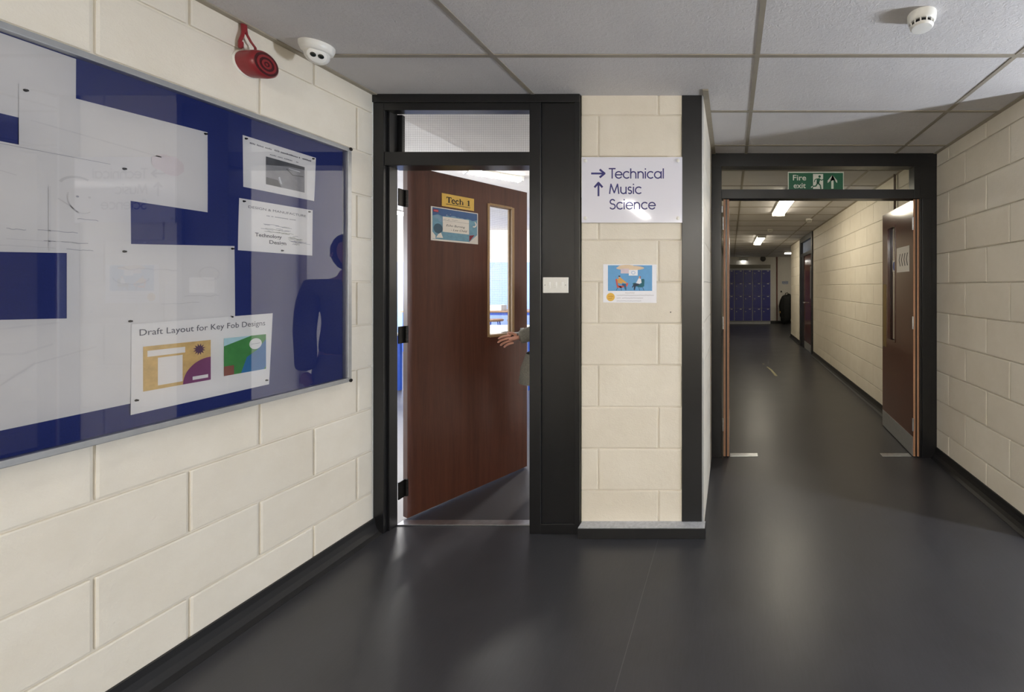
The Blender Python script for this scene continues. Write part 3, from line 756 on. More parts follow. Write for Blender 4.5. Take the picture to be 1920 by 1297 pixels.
def artD(b, z):
    scribble(b, 0.10, 0.19, 0.14, z, FAINT, 2, 12, 0.004, 0.004); scribble(b, 0.26, 0.10, 0.10, z, FAINT2, 3, 8, 0.003, 0.002); scribble(b, 0.20, 0.075, 0.10, z, FAINT2, 4, 8, 0.002, 0.002)
    b.stroke(arc(0.33, 0.18, 0.03, 0.025, 0, 350), 0.004, z, FAINT); b.stroke(arc(0.13, 0.16, 0.04, 0.02, 180, 360), 0.003, z, FAINT)
def artE(b, z):
    b.stroke([(0.10, 0.0 + 0.03), (0.14, 0.10), (0.22, 0.17), (0.33, 0.20)], 0.004, z, FAINT); b.stroke([(0.02, 0.25), (0.16, 0.27), (0.26, 0.28)], 0.005, z, FAINT)
    b.stroke([(0.12, 0.21), (0.20, 0.20), (0.25, 0.22)], 0.006, z, FAINT)
ORANGE = mat('print_tan', (205, 172, 110), 0.7, mottling=0.12, nscale=40); PURP = mat('print_purple', (122, 62, 104), 0.7)
PGREEN = mat('print_green', (66, 136, 66), 0.7, mottling=0.1, nscale=30); PBLUE = mat('print_blue', (48, 112, 160), 0.7); PRED = mat('print_brown_red', (140, 84, 70), 0.7)
DPUR = mat('print_dark_purple', (84, 54, 84), 0.7); LBL = mat('print_light_blue', (176, 208, 214), 0.7)
TXT = mat('print_dark_grey', (92, 90, 96), 0.8)
def artF(b, z):
    b.text('Draft Layout for Key Fob Designs', 0.020, 0.252, 0.030, z, TXT, width=0.365)
    x0, x1, y0, y1 = 0.008, 0.205, 0.068, 0.215
    b.rect(x0 + 0.02, y0, x1, y1, z, ORANGE); b.rect(x0 + 0.055, y0 + 0.012, x0 + 0.118, y0 + 0.105, z + 0.0002, PAPER)
    b.rect(x0 + 0.03, y0 + 0.112, x0 + 0.125, y0 + 0.132, z + 0.0002, PAPER)
    b.poly([(x1, y0), (x1, y0 + 0.085)] + arc(x1, y0, 0.078, 0.085, 90, 180, 12)[1:], z + 0.0002, PURP)
    b.poly([(0.172 + (0.018 if i % 2 else 0.010) * math.cos(2 * PI * i / 24), 0.185 + (0.022 if i % 2 else 0.012) * math.sin(2 * PI * i / 24)) for i in range(24)], z + 0.0002, DPUR)
    b.rect(x1 - 0.052, y0 + 0.010, x1 - 0.008, y0 + 0.022, z + 0.0004, PAPER)
    x0, x1, y0, y1 = 0.245, 0.388, 0.072, 0.215
    b.rect(x0, y0, x1, y1, z, PGREEN)
    b.poly([(x0 + 0.055, y0), (x1 - 0.008, y0), (x1, y0 + 0.012), (x1, y1 - 0.02), (x0 + 0.11, y1 - 0.06), (x0 + 0.075, y0 + 0.06)], z + 0.0002, PBLUE)
    b.poly([(x0, y1), (x0, y1 - 0.030), (x0 + 0.09, y1)], z + 0.0002, LBL)
    b.rect(x0, y0, x0 + 0.032, y0 + 0.036, z + 0.0002, PRED); b.disc(x0 + 0.105, y1 - 0.034, 0.022, 0.022, z + 0.0004, PAPER)
    b.stroke([(x0 + 0.09, y1 - 0.034), (x0 + 0.12, y1 - 0.033)], 0.0012, z + 0.0005, INKG)
PHD = mat('photo_dark_grey', (84, 84, 86), 0.6, mottling=0.25, nscale=20); PHM = mat('photo_mid_grey', (140, 139, 141), 0.6, mottling=0.15, nscale=25); PHL = mat('photo_light_grey', (204, 203, 204), 0.6)
def artG(b, z):
    rn = random.Random(5)
    for (x, y, wd, w_) in ((0.022, 0.181, 0.245, 0.006), (0.095, 0.158, 0.115, 0.0035)):
        k = int(wd / 0.005)
        for i in range(k):
            if rn.random() < 0.85: b.rect(x + wd * i / k, y - w_ / 2, x + wd * (i + 0.7) / k, y + w_ / 2 * rn.uniform(0.4, 1.2), z, TXT)
    b.rect(0.080, 0.030, 0.236, 0.145, z, PHM)
    b.poly([(0.080, 0.145), (0.236, 0.145), (0.236, 0.132), (0.17, 0.128), (0.12, 0.118), (0.080, 0.110)], z + 0.0002, PHD)
    b.poly([(0.080, 0.030), (0.140, 0.030), (0.125, 0.058), (0.080, 0.060)], z + 0.0002, PHD)
    b.poly([(0.135, 0.045), (0.142, 0.044), (0.133, 0.075), (0.127, 0.070)], z + 0.0003, PHL)
    b.stroke([(0.160, 0.115), (0.185, 0.095), (0.230, 0.100)], 0.004, z + 0.0003, PHD); b.stroke([(0.17, 0.12), (0.215, 0.118)], 0.004, z + 0.0003, PHL)
def artH(b, z):
    b.text('DESIGN & MANUFACTURE', 0.035, 0.172, 0.014, z, TXT, width=0.225)
    rn = random.Random(9)
    for i in range(26):
        if rn.random() < 0.85: b.rect(0.10 + 0.0045 * i, 0.150, 0.1032 + 0.0045 * i, 0.153, z, INKG)
    OL = mat('print_olive', (160, 158, 140), 0.8)
    for i in range(34):
        y = rn.uniform(0.084, 0.118) if i % 2 else rn.uniform(0.04, 0.08); x = rn.uniform(0.07, 0.18) if i % 2 else rn.uniform(0.18, 0.22); scribble(b, x, y, rn.uniform(0.02, 0.06), z, INKM if i % 3 else OL, i, 5, 0.0015, 0.0018)
    b.text('Technology', 0.058, 0.062, 0.021, z + 0.0006, TXT, width=0.10, bold=0.0004); b.text('Design', 0.110, 0.037, 0.021, z + 0.0006, TXT, width=0.066, bold=0.0004)
sheet('pencil_sketch', 'blank white sheet at the top left of the noticeboard, cut by the frame', [(0.90, 2.012), (1.224, 2.012), (1.224, 1.80), (0.90, 1.80)], 0, artA, m=PAPER2)
sheet('pencil_sketch', 'pale sheet with faint pink marks at top middle of the noticeboard', [(1.125, 1.891), (1.531, 1.910), (1.531, 1.616), (1.125, 1.620)], 1, artB, [(1.135, 1.878), (1.524, 1.902)], PAPER2)
sheet('pencil_sketch', 'sheet pinned by its bottom right edge above the key fob print', [(1.207, 1.470), (1.615, 1.500), (1.617, 1.212), (1.207, 1.21)], 0, artD, [(1.607, 1.489), (1.604, 1.226)], PAPER2)
sheet('pencil_sketch', 'sheet with faint pencil portrait and ruled lines at the left edge of noticeboard', [(0.92, 1.725), (1.333, 1.727), (1.335, 1.447), (0.92, 1.425)], 2, artC, [(1.319, 1.716), (1.319, 1.454)], PAPER2)
sheet('pencil_sketch', 'large pale sheet at the lower left of the noticeboard with faint curves', [(0.93, 1.262), (1.339, 1.245), (1.333, 0.968), (0.93, 0.960)], 2, artE, [(1.332, 1.232)], PAPER2)
sheet('design_print', 'white print titled Draft Layout for Key Fob Designs with two coloured rectangles', [(1.335, 1.222), (1.747, 1.231), (1.733, 0.936), (1.333, 0.931)], 3, artF, [(1.345, 0.975), (1.722, 0.955)])
sheet('poster_sheet', 'upper right paper with a grey photograph inside the noticeboard', [(1.642, 1.941), (1.932, 1.940), (1.924, 1.738), (1.644, 1.737)], 0, artG, [(1.652, 1.930), (1.918, 1.932)])
sheet('poster_sheet', 'right paper reading Technology Design beneath the grey photograph in the noticeboard', [(1.630, 1.690), (1.917, 1.694), (1.915, 1.485), (1.626, 1.485)], 0, artH, [(1.645, 1.680), (1.900, 1.684), (1.785, 1.497)])

# ------------------------------------------------------------------ red fire alarm sounder and its cable
sd = thing('fire_alarm_sounder', 'round red fire alarm sounder with ringed face hanging beside the ceiling on left wall', 'fire alarm', (-1.943, 1.672, 2.235), LEFTW)
b = MB(); b.lathe([(0.052, 0), (0.052, 0.004), (0.050, 0.008)], WHITEP, 40); b.build('base_ring', sd)
b = MB(); b.lathe([(0.049, 0.006), (0.050, 0.02), (0.052, 0.055), (0.050, 0.072), (0.044, 0.078)], RED, 40, cap=False)
b.build('body', sd)
b = MB(); b.lathe([(0.044, 0.078), (0.042, 0.070), (0.036, 0.070), (0.035, 0.076), (0.027, 0.078), (0.0255, 0.072), (0.019, 0.072), (0.018, 0.078), (0.008, 0.079), (0.007, 0.075), (0.001, 0.075)], DRED, 40); b.build('grille', sd)
b = MB()
for r0, r1 in ((0.027, 0.035), (0.010, 0.018)): b.lathe([(r0, 0.0775), (r0, 0.0795), (r1, 0.0795), (r1, 0.0775)], RED, 40, cap=False)
b.lathe([(0.005, 0.0750), (0.005, 0.0788)], RED, 16); b.build('ring', sd)
b = MB()
b.tube([(-0.026, 0.150, 0.012), (-0.024, 0.125, 0.014), (-0.030, 0.10, 0.016), (-0.036, 0.075, 0.014), (-0.036, 0.045, 0.014)], 0.0055, RED)
b.tube([(-0.018, 0.150, 0.012), (-0.019, 0.11, 0.020), (-0.010, 0.085, 0.026), (0.002, 0.068, 0.030), (0.004, 0.045, 0.030)], 0.0042, RED)
b.lathe([(0.008, 0), (0.008, 0.022)], RED, 12, Matrix.Translation((-0.034, 0.072, 0.014)) @ Matrix.Rotation(PI / 2, 4, 'X'))
b.tube([(-0.022, 0.150, 0.012), (-0.022, 0.112, 0.014)], 0.009, RED); b.build('cable', sd)

# ------------------------------------------------------------------ dome camera on the ceiling
sc_ = thing('security_camera', 'white turret security camera with two dark lenses on the ceiling near left wall', 'camera', (-1.79, 1.800, CEIL))
b = MB(); b.lathe([(0.058, 0), (0.058, -0.012), (0.052, -0.03), (0.044, -0.036)], WHITEP, 40); b.build('base', sc_)
Md = Matrix.Translation((0.0, 0.0, -0.040)) @ Vector((0.62, -0.62, -0.48)).to_track_quat('Z', 'Y').to_matrix().to_4x4()
b = MB(); b.lathe([(0.001, -0.042)] + [(0.042 * math.cos(a), 0.042 * math.sin(a)) for a in [math.radians(-80 + 12 * i) for i in range(11)]] + [(0.031, 0.029), (0.029, 0.026)], WHITEP, 40, Md); b.build('ball', sc_)
b = MB(); b.lathe([(0.0305, 0.027), (0.0305, 0.031), (0.028, 0.0325)], WHITEP, 32, Md); b.build('face_plate', sc_)
for s_ in (-1, 1):
    b = MB(); b.lathe([(0.0095, 0.031), (0.0095, 0.0345), (0.006, 0.0355)], LENS, 24, Md @ Matrix.Rotation(math.radians(0), 4, 'Z') @ Matrix.Translation((s_ * 0.0135 * 0.9, s_ * 0.0135 * -0.0, 0))); b.build('lens', sc_)

# ------------------------------------------------------------------ smoke detectors
def detector(loc, label, r=0.052):
    d = thing('smoke_detector', label, 'smoke detector', loc, (0, 0, 0), 'smoke detectors on the ceilings')
    k = r / 0.052
    b = MB(); b.lathe([(0.052 * k, 0), (0.052 * k, -0.012 * k), (0.050 * k, -0.026 * k), (0.044 * k, -0.032 * k)], WHITEP, 40); b.build('base', d)
    b = MB(); b.lathe([(0.036 * k, -0.030 * k), (0.036 * k, -0.044 * k)], BLK, 32)
    b.build('chamber', d)
    b = MB(); b.lathe([(0.040 * k, -0.043 * k), (0.042 * k, -0.046 * k), (0.036 * k, -0.053 * k), (0.010 * k, -0.055 * k)], WHITEP, 40)
    for i in range(12):
        a = 2 * PI * i / 12; c, s_ = math.cos(a), math.sin(a)
        b.tube([(0.041 * k * c, 0.041 * k * s_, -0.030 * k), (0.040 * k * c, 0.040 * k * s_, -0.046 * k)], 0.0028 * k, WHITEP, 6)
    b.build('cap', d); return d
detector((0.735, 1.60, CEIL), 'white round smoke detector on the near ceiling at the upper right')
detector((1.26, 6.7, CEIL + 0.045), 'small detector on corridor ceiling close to the right corridor wall')
detector((0.75, 7.9, CEIL + 0.045), 'small detector on corridor ceiling between the two bright corridor lights')

# ------------------------------------------------------------------ direction sign on the pier
def glyphs():
    A = lambda cx, cy, rx, ry, a0, a1, n=18: arc(cx, cy, rx, ry, a0, a1, n)
    return {
        'T': ([[(0, 1), (.62, 1)], [(.31, 1), (.31, 0)]], .62),
        'e': ([[(.02, .36), (.68, .36)], A(.35, .35, .33, .34, 2, 325)], .80),
        'c': ([A(.35, .35, .33, .34, 48, 312)], .72),
        'h': ([[(.04, 1), (.04, 0)], A(.30, .41, .26, .27, 180, 0, 12) + [(.56, 0)]], .74),
        'n': ([[(.04, .69), (.04, 0)], A(.30, .41, .26, .27, 180, 0, 12) + [(.56, 0)]], .74),
        'i': ([[(.04, .69), (.04, 0)], [(.04, .93), (.04, 1.0)]], .22),
        'a': ([A(.35, .35, .33, .34, 0, 360, 24), [(.69, .70), (.69, 0)]], .86),
        'l': ([[(.04, 1), (.04, 0)]], .12),
        'M': ([[(.0, 0), (.13, 1), (.46, .08), (.79, 1), (.92, 0)]], 1.08),
        'u': ([[(.04, .69)] + A(.30, .28, .26, .27, 180, 360, 12) + [(.56, .69)], [(.56, .28), (.56, 0)]], .74),
        's': ([A(.20, .52, .16, .17, 40, 270, 10) + A(.20, .18, .17, .17, 90, -140, 10)], .52),
        'S': ([A(.29, .76, .23, .23, 30, 270, 12) + A(.29, .27, .27, .26, 90, -150, 12)], .70)}
GL = glyphs()
def draw_word(b, word, x, y, cap, width, w, z, m):
    adv = sum(GL[c][1] for c in word[:-1]) + max(p[0] for st in GL[word[-1]][0] for p in st)
    k = width / adv
    for c in word:
        for st in GL[c][0]: b.stroke([(x + p[0] * k, y + p[1] * cap) for p in st], w, z, m)
        x += GL[c][1] * k
sg = thing('direction_sign', 'white acrylic sign reading Technical Music Science with arrows on the pier', 'sign', (-0.809, 2.275, 1.689), FRONT)
SWD, SHT = 0.546, 0.356
b = MB(); b.box(0, SWD, 0, SHT, 0.014, 0.019, SIGNW, 0.001); b.build('panel', sg)
b = MB(); z = 0.0193; kk = 0.00288
def P(px, py): return ((px - 1089) * kk, SHT - (py - 294) * kk)
for wd, px0, px1, base in (('Technical', 1141, 1243, 334), ('Music', 1142, 1201, 363), ('Science', 1142, 1228, 392)):
    x_, y_ = P(px0, base); draw_word(b, wd, x_, y_, 0.052, (px1 - px0) * kk, 0.0068, z, NAVY)
b.stroke([P(1108, 325), P(1131, 325)], 0.010, z, NAVY); b.stroke([P(1124, 318), P(1132.5, 325)], 0.011, z + 0.0001, NAVY); b.stroke([P(1132.5, 325), P(1124, 332)], 0.011, z + 0.0002, NAVY)
b.stroke([P(1121, 367), P(1121, 344)], 0.010, z, NAVY); b.stroke([P(1114, 350.5), P(1121, 342.5)], 0.011, z + 0.0001, NAVY); b.stroke([P(1121, 342.5), P(1128, 350.5)], 0.011, z + 0.0002, NAVY)
b.build('lettering', sg)
for x_ in (0.022, SWD - 0.022):
    for y_ in (0.024, SHT - 0.020):
        b = MB(); b.lathe([(0.006, 0), (0.006, 0.014)], WHITEP, 16, Matrix.Translation((x_, y_, 0))); b.lathe([(0.0095, 0.019), (0.0095, 0.022), (0.006, 0.0245)], WHITEP, 24, Matrix.Translation((x_, y_, 0))); b.build('fixing_cap', sg)

# ------------------------------------------------------------------ poster on the pier
po = thing('counselling_poster', 'small white poster with two seated figures on blue, on the pier below the sign', 'poster', (-0.697, 2.275, 1.253), FRONT)
PW, PH = 0.292, 0.212
PAPER = mat('bright_poster_paper', (242, 243, 250), 0.7, mottling=0.01)
b = MB(); b.poly([(0, 0.003), (PW, 0), (PW, PH - 0.002), (0, PH)], 0.0015, PAPER); b.poly([(PW, 0), (0, 0.003), (0, PH), (PW, PH - 0.002)], 0.0005, PAPER); b.build('sheet', po)
PB = mat('poster_blue', (104, 164, 214), 0.6); PT = mat('poster_tan', (222, 200, 172), 0.6); PO = mat('poster_mustard', (214, 164, 84), 0.6)
PR = mat('poster_coral', (214, 96, 84), 0.6); PN = mat('poster_navy', (38, 52, 74), 0.6); PJ = mat('poster_jeans', (38, 96, 138), 0.6); PTE = mat('poster_teal', (24, 100, 116), 0.6)
PY = mat('poster_yellow', (232, 188, 84), 0.6); SKN = mat('poster_skin', (224, 168, 140), 0.6); PHA = mat('poster_hair_red', (160, 60, 54), 0.6)
b = MB(); z = 0.0018; sc0 = 0.00288 / 7.385
def Q(px, py): return ((px - 955) * sc0 * 1.0, PH - (py - 30) * sc0)
def pg(pts, zz, m): b.poly([Q(*p) for p in pts], z + zz, m)
pg([(1022, 404), (1642, 404), (1642, 46), (1022, 46)], 0, PB)
x_, y_ = Q(1335, 84); b.disc(x_, y_, 195 * sc0, 32 * sc0, z + .0002, PT); b.disc(x_ - .02, y_ + .006, 120 * sc0, 30 * sc0, z + .0003, PT)
pg([(1202, 160), (1320, 160), (1320, 92), (1202, 92)], .0004, mat('poster_pink', (216, 200, 210), .6)); pg([(1315, 190), (1440, 190), (1440, 110), (1315, 110)], .0005, PAPER)
x_, y_ = Q(1378, 150); b.stroke(arc(x_, y_, 0.010, 0.008, 0, 350), 0.002, z + .0006, PB)
# left armchair and sitter
pg([(1128, 240), (1150, 232), (1165, 330), (1215, 345), (1215, 362), (1150, 360)], .0004, PR); pg([(1160, 330), (1222, 330), (1300, 290), (1308, 305), (1290, 345), (1200, 362)], .0004, PR)
pg([(1150, 245), (1195, 215), (1290, 292), (1265, 300), (1225, 285), (1222, 305), (1165, 295)], .0006, PO); pg([(1215, 305), (1275, 302), (1282, 385), (1262, 385), (1245, 335), (1225, 330)], .0007, PJ)
x_, y_ = Q(1183, 208); b.disc(x_, y_, 13 * sc0, 15 * sc0, z + .0008, SKN); b.disc(x_, y_ + 9 * sc0, 15 * sc0, 9 * sc0, z + .0009, PN)
for a_, c_ in ((1160, 1140), (1205, 1212), (1270, 1275)): b.stroke([Q(a_, 360), Q(c_, 398)], 0.0022, z + .0005, PN)
# right armchair and sitter
pg([(1490, 240), (1525, 235), (1535, 250), (1530, 340), (1500, 355), (1440, 352), (1450, 320), (1490, 300)], .0004, PTE); pg([(1368, 296), (1400, 290), (1470, 320), (1470, 352), (1380, 335)], .0003, PTE)
pg([(1458, 222), (1485, 238), (1495, 290), (1460, 308), (1415, 292), (1430, 270), (1445, 240)], .0006, PAPER); pg([(1400, 300), (1465, 305), (1460, 325), (1415, 335), (1400, 392), (1384, 392), (1388, 340), (1362, 362), (1360, 350), (1385, 310)], .0007, PN)
x_, y_ = Q(1466, 214); b.disc(x_, y_, 11 * sc0, 14 * sc0, z + .0008, SKN); b.disc(x_ + 5 * sc0, y_, 12 * sc0, 18 * sc0, z + .0007, PHA)
for a_, c_ in ((1455, 1468), (1510, 1528)): b.stroke([Q(a_, 355), Q(c_, 398)], 0.0022, z + .0005, PN)
x_, y_ = Q(1060, 490); b.disc(x_, y_, 58 * sc0, 58 * sc0, z, PY)
for yy, wd in ((480, 70), (508, 50)):
    x_, y_ = Q(1028, yy); scribble(b, x_, y_, wd * sc0, z + .0003, mat('poster_orange_text', (190, 110, 50), .6), yy, 10, 0.0012, 0.0022)
for yy, xa, xb in ((432, 1265, 1395), (466, 1145, 1665), (505, 1145, 1200), (505, 1220, 1515), (545, 1145, 1490)):
    x_, y_ = Q(xa, yy); n_ = int((xb - xa) / 14); scribble(b, x_, y_, (xb - xa) * sc0, z, INKF, yy + xa, n_, 0.0009, 0.0022)
b.build('print', po)
# nail stub in the pier
b = MB(); b.lathe([(0.003, 0), (0.003, 0.006)], DKMET, 8, Matrix.Translation((-0.328, 2.276, 1.203)) @ Matrix.Rotation(PI / 2, 4, 'X'))
tag(b.build('nail'), 'tiny dark nail in the pier right of the seated figures poster', 'nail')

# ------------------------------------------------------------------ light switch
sw = thing('light_switch', 'white three-gang light switch plate on the black door side panel', 'light switch', (-1.020, 2.268, 1.308), FRONT)
b = MB(); b.box(0, 0.138, 0, 0.085, 0, 0.010, WHITEP, 0.003); b.build('plate', sw)
for x_ in (0.034, 0.069, 0.104):
    b = MB(); b.box(x_ - 0.008, x_ + 0.008, 0.026, 0.060, 0.009, 0.0125, WHITEP, 0.002); b.box(x_ - 0.006, x_ + 0.006, 0.040, 0.058, 0.011, 0.0145, WHITEP, 0.0015); b.build('rocker', sw)
for x_ in (0.012, 0.124):
    b = MB(); b.lathe([(0.0025, 0), (0.0025, 0.0108)], INKG, 12, Matrix.Translation((x_, 0.043, 0))); b.build('screw', sw)

# ------------------------------------------------------------------ far end of the corridor
LBLUE = mat('locker_blue', (46, 50, 134), 0.35, mottling=0.06, nscale=3); LGREY = mat('locker_grey_carcass', (176, 178, 180), 0.45)
lk = thing('locker', '', 'locker', (0, 0, 0), (0, 0, 0), 'blue lockers at the corridor end')
b = MB(); LW, LH = 0.326, 1.83
b.box(0, LW, 0.0, 0.36, 0.09, 1.945, LGREY); b.box(0, LW, -0.006, 0.02, 1.93, 1.99, LGREY); b.box(0, LW, 0.02, 0.36, 0.0, 0.09, LGREY)
b.build('body', lk)
for k in range(4):
    z0 = 0.115 + k * 0.455
    b = MB(); b.box(0.020, LW - 0.006, -0.018, 0.0, z0, z0 + 0.448, LBLUE, 0.003); d = b.build('locker_door', lk)
    b = MB(); b.box(0.20, 0.27, -0.0195, -0.017, z0 + 0.405, z0 + 0.428, WHITEP); b.build('number_plate', d)
    b = MB(); b.lathe([(0.022, 0), (0.022, 0.014), (0.015, 0.018)], ALU, 16, Matrix.Translation((0.085, -0.018, z0 + 0.330)) @ Matrix.Rotation(PI / 2, 4, 'X')); b.build('lock', d)
names = ['leftmost blue locker column, half hidden by the open left fire door', 'second blue locker column from the left at the corridor end', 'middle blue locker column at the corridor end', 'fourth blue locker column from the left at the corridor end', 'rightmost blue locker column, beside the black bag']
for k in range(5):
    o = lk if k == 0 else copy_tree(lk)
    o.location = (1.43 - LW * (5 - k), 14.94, 0); o['label'] = names[k]
b = MB(); b.box(-0.20, 1.44, 15.02, 15.29, 2.0, 2.13, mat('boxing_grey', (128, 124, 114), 0.6)); tag(b.build('pipe_boxing'), 'dull grey boxing running along the wall right above the lockers', 'boxing')
# pipe
b = MB(); b.tube([(1.70, 15.27, 0.09), (1.70, 15.27, CEIL + 0.045)], 0.022, mat('rusty_red_pipe', (110, 60, 48), 0.5)); tag(b.build('wall_pipe'), 'thin reddish vertical pipe on the far wall between lockers and bag', 'pipe')
b = MB(); b.tube([(1.59, 4.03, 0.09), (1.59, 4.03, CEIL + 0.045)], 0.011, mat('brown_conduit', (92, 72, 58), 0.5)); tag(b.build('wall_conduit'), 'thin brown vertical conduit on corridor wall behind the right fire door', 'conduit')
# wall speaker, exit lamp, sign
b = MB(); b.lathe([(0.10, 0), (0.10, 0.03), (0.07, 0.06)], mat('dark_speaker', (58, 56, 54), 0.6), 24, Matrix.Translation((1.19, 15.3, 2.36)) @ Matrix.Rotation(PI / 2, 4, 'X'))
tag(b.build('wall_speaker'), 'dark round speaker high on far wall above the lockers', 'speaker')
bl = thing('emergency_light', 'small lit bulkhead lamp on the wall above the lockers', 'lamp', (0.47, 15.19, 2.30), FRONT)
b = MB(); b.box(-0.16, 0.16, -0.01, 0.08, -0.11, 0.0, GREYP, 0.004); b.build('housing', bl)
b = MB(); b.box(-0.07, 0.07, -0.035, -0.01, -0.10, -0.01, emit('bulkhead', (255, 255, 250), 6), 0.004); b.build('diffuser', bl)
wn = thing('wall_notice', 'small white notice with blue print above the black bag on far wall', 'notice', (1.87, 15.3, 1.40), FRONT)
b = MB(); b.box(0, 0.27, 0, 0.17, 0, 0.003, FARW); b.build('sheet', wn)
b = MB()
for i in range(5): scribble(b, 0.02, 0.04 + 0.022 * i, 0.22, 0.0036, mat('notice_blue', (84, 118, 176), .6), i, 10, 0.014, 0.012)
b.build('print', wn)
# bag
bagm = mat('black_bag_fabric', (24, 26, 26), 0.75, mottling=0.3, nscale=14)
bag = thing('duffel_bag', 'tall black bag propped on the floor against the far wall right of the lockers', 'bag', (2.0, 14.9, 0))
bm = bmesh.new(); bmesh.ops.create_uvsphere(bm, u_segments=28, v_segments=20, radius=1.0); rn = random.Random(2)
for v in bm.verts:
    x, y, z = v.co
    k = 1.0 / max(abs(x), abs(y), abs(z)) * 0.35 + 0.65
    z_ = (z * k)
    wx = 0.26 + 0.03 * math.sin(z * 5) - (0.05 if z < -0.5 else 0)
    v.co = Vector((x * k * wx + 0.05 * z, y * k * 0.19, 0.54 + z_ * 0.53 + 0.02 * math.sin(x * 7)))
    v.co += Vector((rn.uniform(-.006, .006), rn.uniform(-.006, .006), rn.uniform(-.004, .004)))
mz = min(v.co.z for v in bm.verts)
for v in bm.verts: v.co.z -= mz
me = bpy.data.meshes.new('bag_body'); bm.to_mesh(me); bm.free(); me.materials.append(bagm)
for p_ in me.polygons: p_.use_smooth = True
o = bpy.data.objects.new('bag_body', me); COL.objects.link(o); o.parent = bag
b = MB(); b.tube([(-0.10, -0.16, 0.95), (-0.12, -0.22, 0.7), (-0.12, -0.22, 0.4), (-0.10, -0.17, 0.2)], 0.018, bagm); b.tube([(0.12, -0.16, 0.95), (0.14, -0.22, 0.7), (0.14, -0.22, 0.4), (0.10, -0.17, 0.2)], 0.018, bagm)
b.tube([(-0.05, 0.0, 1.04), (-0.03, 0, 1.10), (0.03, 0, 1.12), (0.09, 0, 1.05)], 0.014, bagm); b.build('strap', bag)
b = MB(); b.box(-0.27, -0.21, -0.10, -0.02, 0.40, 0.47, mat('tan_tag', (150, 120, 60), .6), .004); b.build('tag', bag)
b = MB(); b.lathe([(0.03, 0), (0.03, 0.02), (0.015, 0.05)], BLK, 16, Matrix.Translation((1.86, 15.3, 1.16)) @ Matrix.Rotation(PI / 2, 4, 'X')); tag(b.build('wall_hook'), 'small black hook on far wall over the black bag', 'hook')

# worn tape on the corridor floor
TAPE = mat('worn_yellow_tape', (150, 146, 116), 0.6, mottling=0.3, nscale=50)
b = MB(); b.add([(0.665, 6.25, 0.0015), (0.705, 6.25, 0.0015), (0.665, 6.75, 0.0015), (0.620, 6.95, 0.0015), (0.600, 6.95, 0.0015), (0.635, 6.70, 0.0015),
                 (0.665, 6.25, 0.0), (0.705, 6.25, 0.0), (0.665, 6.75, 0.0), (0.620, 6.95, 0.0), (0.600, 6.95, 0.0), (0.635, 6.70, 0.0)],
                [(0, 1, 2, 3, 4, 5), (0, 6, 7, 1), (1, 7, 8, 2), (2, 8, 9, 3), (3, 9, 10, 4), (4, 10, 11, 5), (5, 11, 6, 0)], TAPE)
b.add([(0.55, 7.18, 0.0015), (0.585, 7.18, 0.0015), (0.585, 7.24, 0.0015), (0.55, 7.24, 0.0015)], [(0, 1, 2, 3)], TAPE)
tag(b.build('floor_tape'), 'worn yellowish strip of tape on the dark corridor floor', 'tape')

# ------------------------------------------------------------------ classroom furniture
TTOP = mat('white_table_top', (232, 230, 224), 0.4); TBR = mat('brown_bench_top', (150, 116, 84), 0.5); BLEG = mat('blue_metal_leg', (40, 84, 190), 0.4)
def table(name, label, loc, L, Wd, h, top, leg, grp=None):
    t_ = thing(name, label, 'table', loc, group=grp)
    b = MB(); b.box(-L / 2, L / 2, -Wd / 2, Wd / 2, h - 0.03, h, top, 0.004); b.build('table_top', t_)
    for s_ in (-1, 1):
        b = MB(); b.box(-L / 2 + .04, L / 2 - .04, s_ * (Wd / 2 - .05), s_ * (Wd / 2 - .07), h - .09, h - .03, leg); b.build('apron', t_)
    for sx in (-1, 1):
        for sy in (-1, 1):
            b = MB(); b.box(sx * (L / 2 - .03), sx * (L / 2 - .07), sy * (Wd / 2 - .03), sy * (Wd / 2 - .07), 0, h - .03, leg); b.build('leg', t_)
    return t_
table('work_table', 'white-topped classroom table seen through the lower part of the door window', (-3.45, 5.95, 0), 1.8, 1.2, 0.74, TTOP, BLEG)
table('workbench', 'brown-topped classroom bench with blue legs far behind the door window', (-5.3, 8.9, 0), 3.0, 0.7, 0.84, TBR, BLEG)
b = MB(); b.box(-0.16, 0.16, -0.11, 0.11, 0, 0.012, WHITEP); 
for x0, x1, y0, y1 in ((-.16, -.148, -.11, .11), (.148, .16, -.11, .11), (-.148, .148, -.11, -.098), (-.148, .148, .098, .11)): b.box(x0, x1, y0, y1, 0.012, 0.11, WHITEP)
tag(b.build('storage_tray', None, (-4.98, 8.85, 0.84)), 'small white tray on the brown classroom bench', 'tray')
def stool(loc, label, rz):
    t_ = thing('stool', label, 'stool', loc, (0, 0, rz), 'stools around the classroom benches')
    b = MB(); b.lathe([(0.16, 0.66), (0.165, 0.67), (0.165, 0.69), (0.155, 0.70)], TBR, 24); b.build('seat', t_)
    for k in range(4):
        a = PI / 4 + k * PI / 2; b = MB(); b.tube([(0.11 * math.cos(a), 0.11 * math.sin(a), 0.66), (0.19 * math.cos(a), 0.19 * math.sin(a), 0.0)], 0.011, BLEG, 8); b.build('leg', t_)
    b = MB(); b.tube([(0.165 * math.cos(k * PI / 12), 0.165 * math.sin(k * PI / 12), 0.2) for k in range(25)], 0.008, BLEG, 6, False); b.build('foot_ring', t_)
stool((-4.66, 8.2, 0), 'blue-legged stool in front of the brown bench, left of its mate', 0.3)
stool((-4.25, 8.25, 0), 'blue-legged stool in front of the brown bench, right of its mate', 0.1)

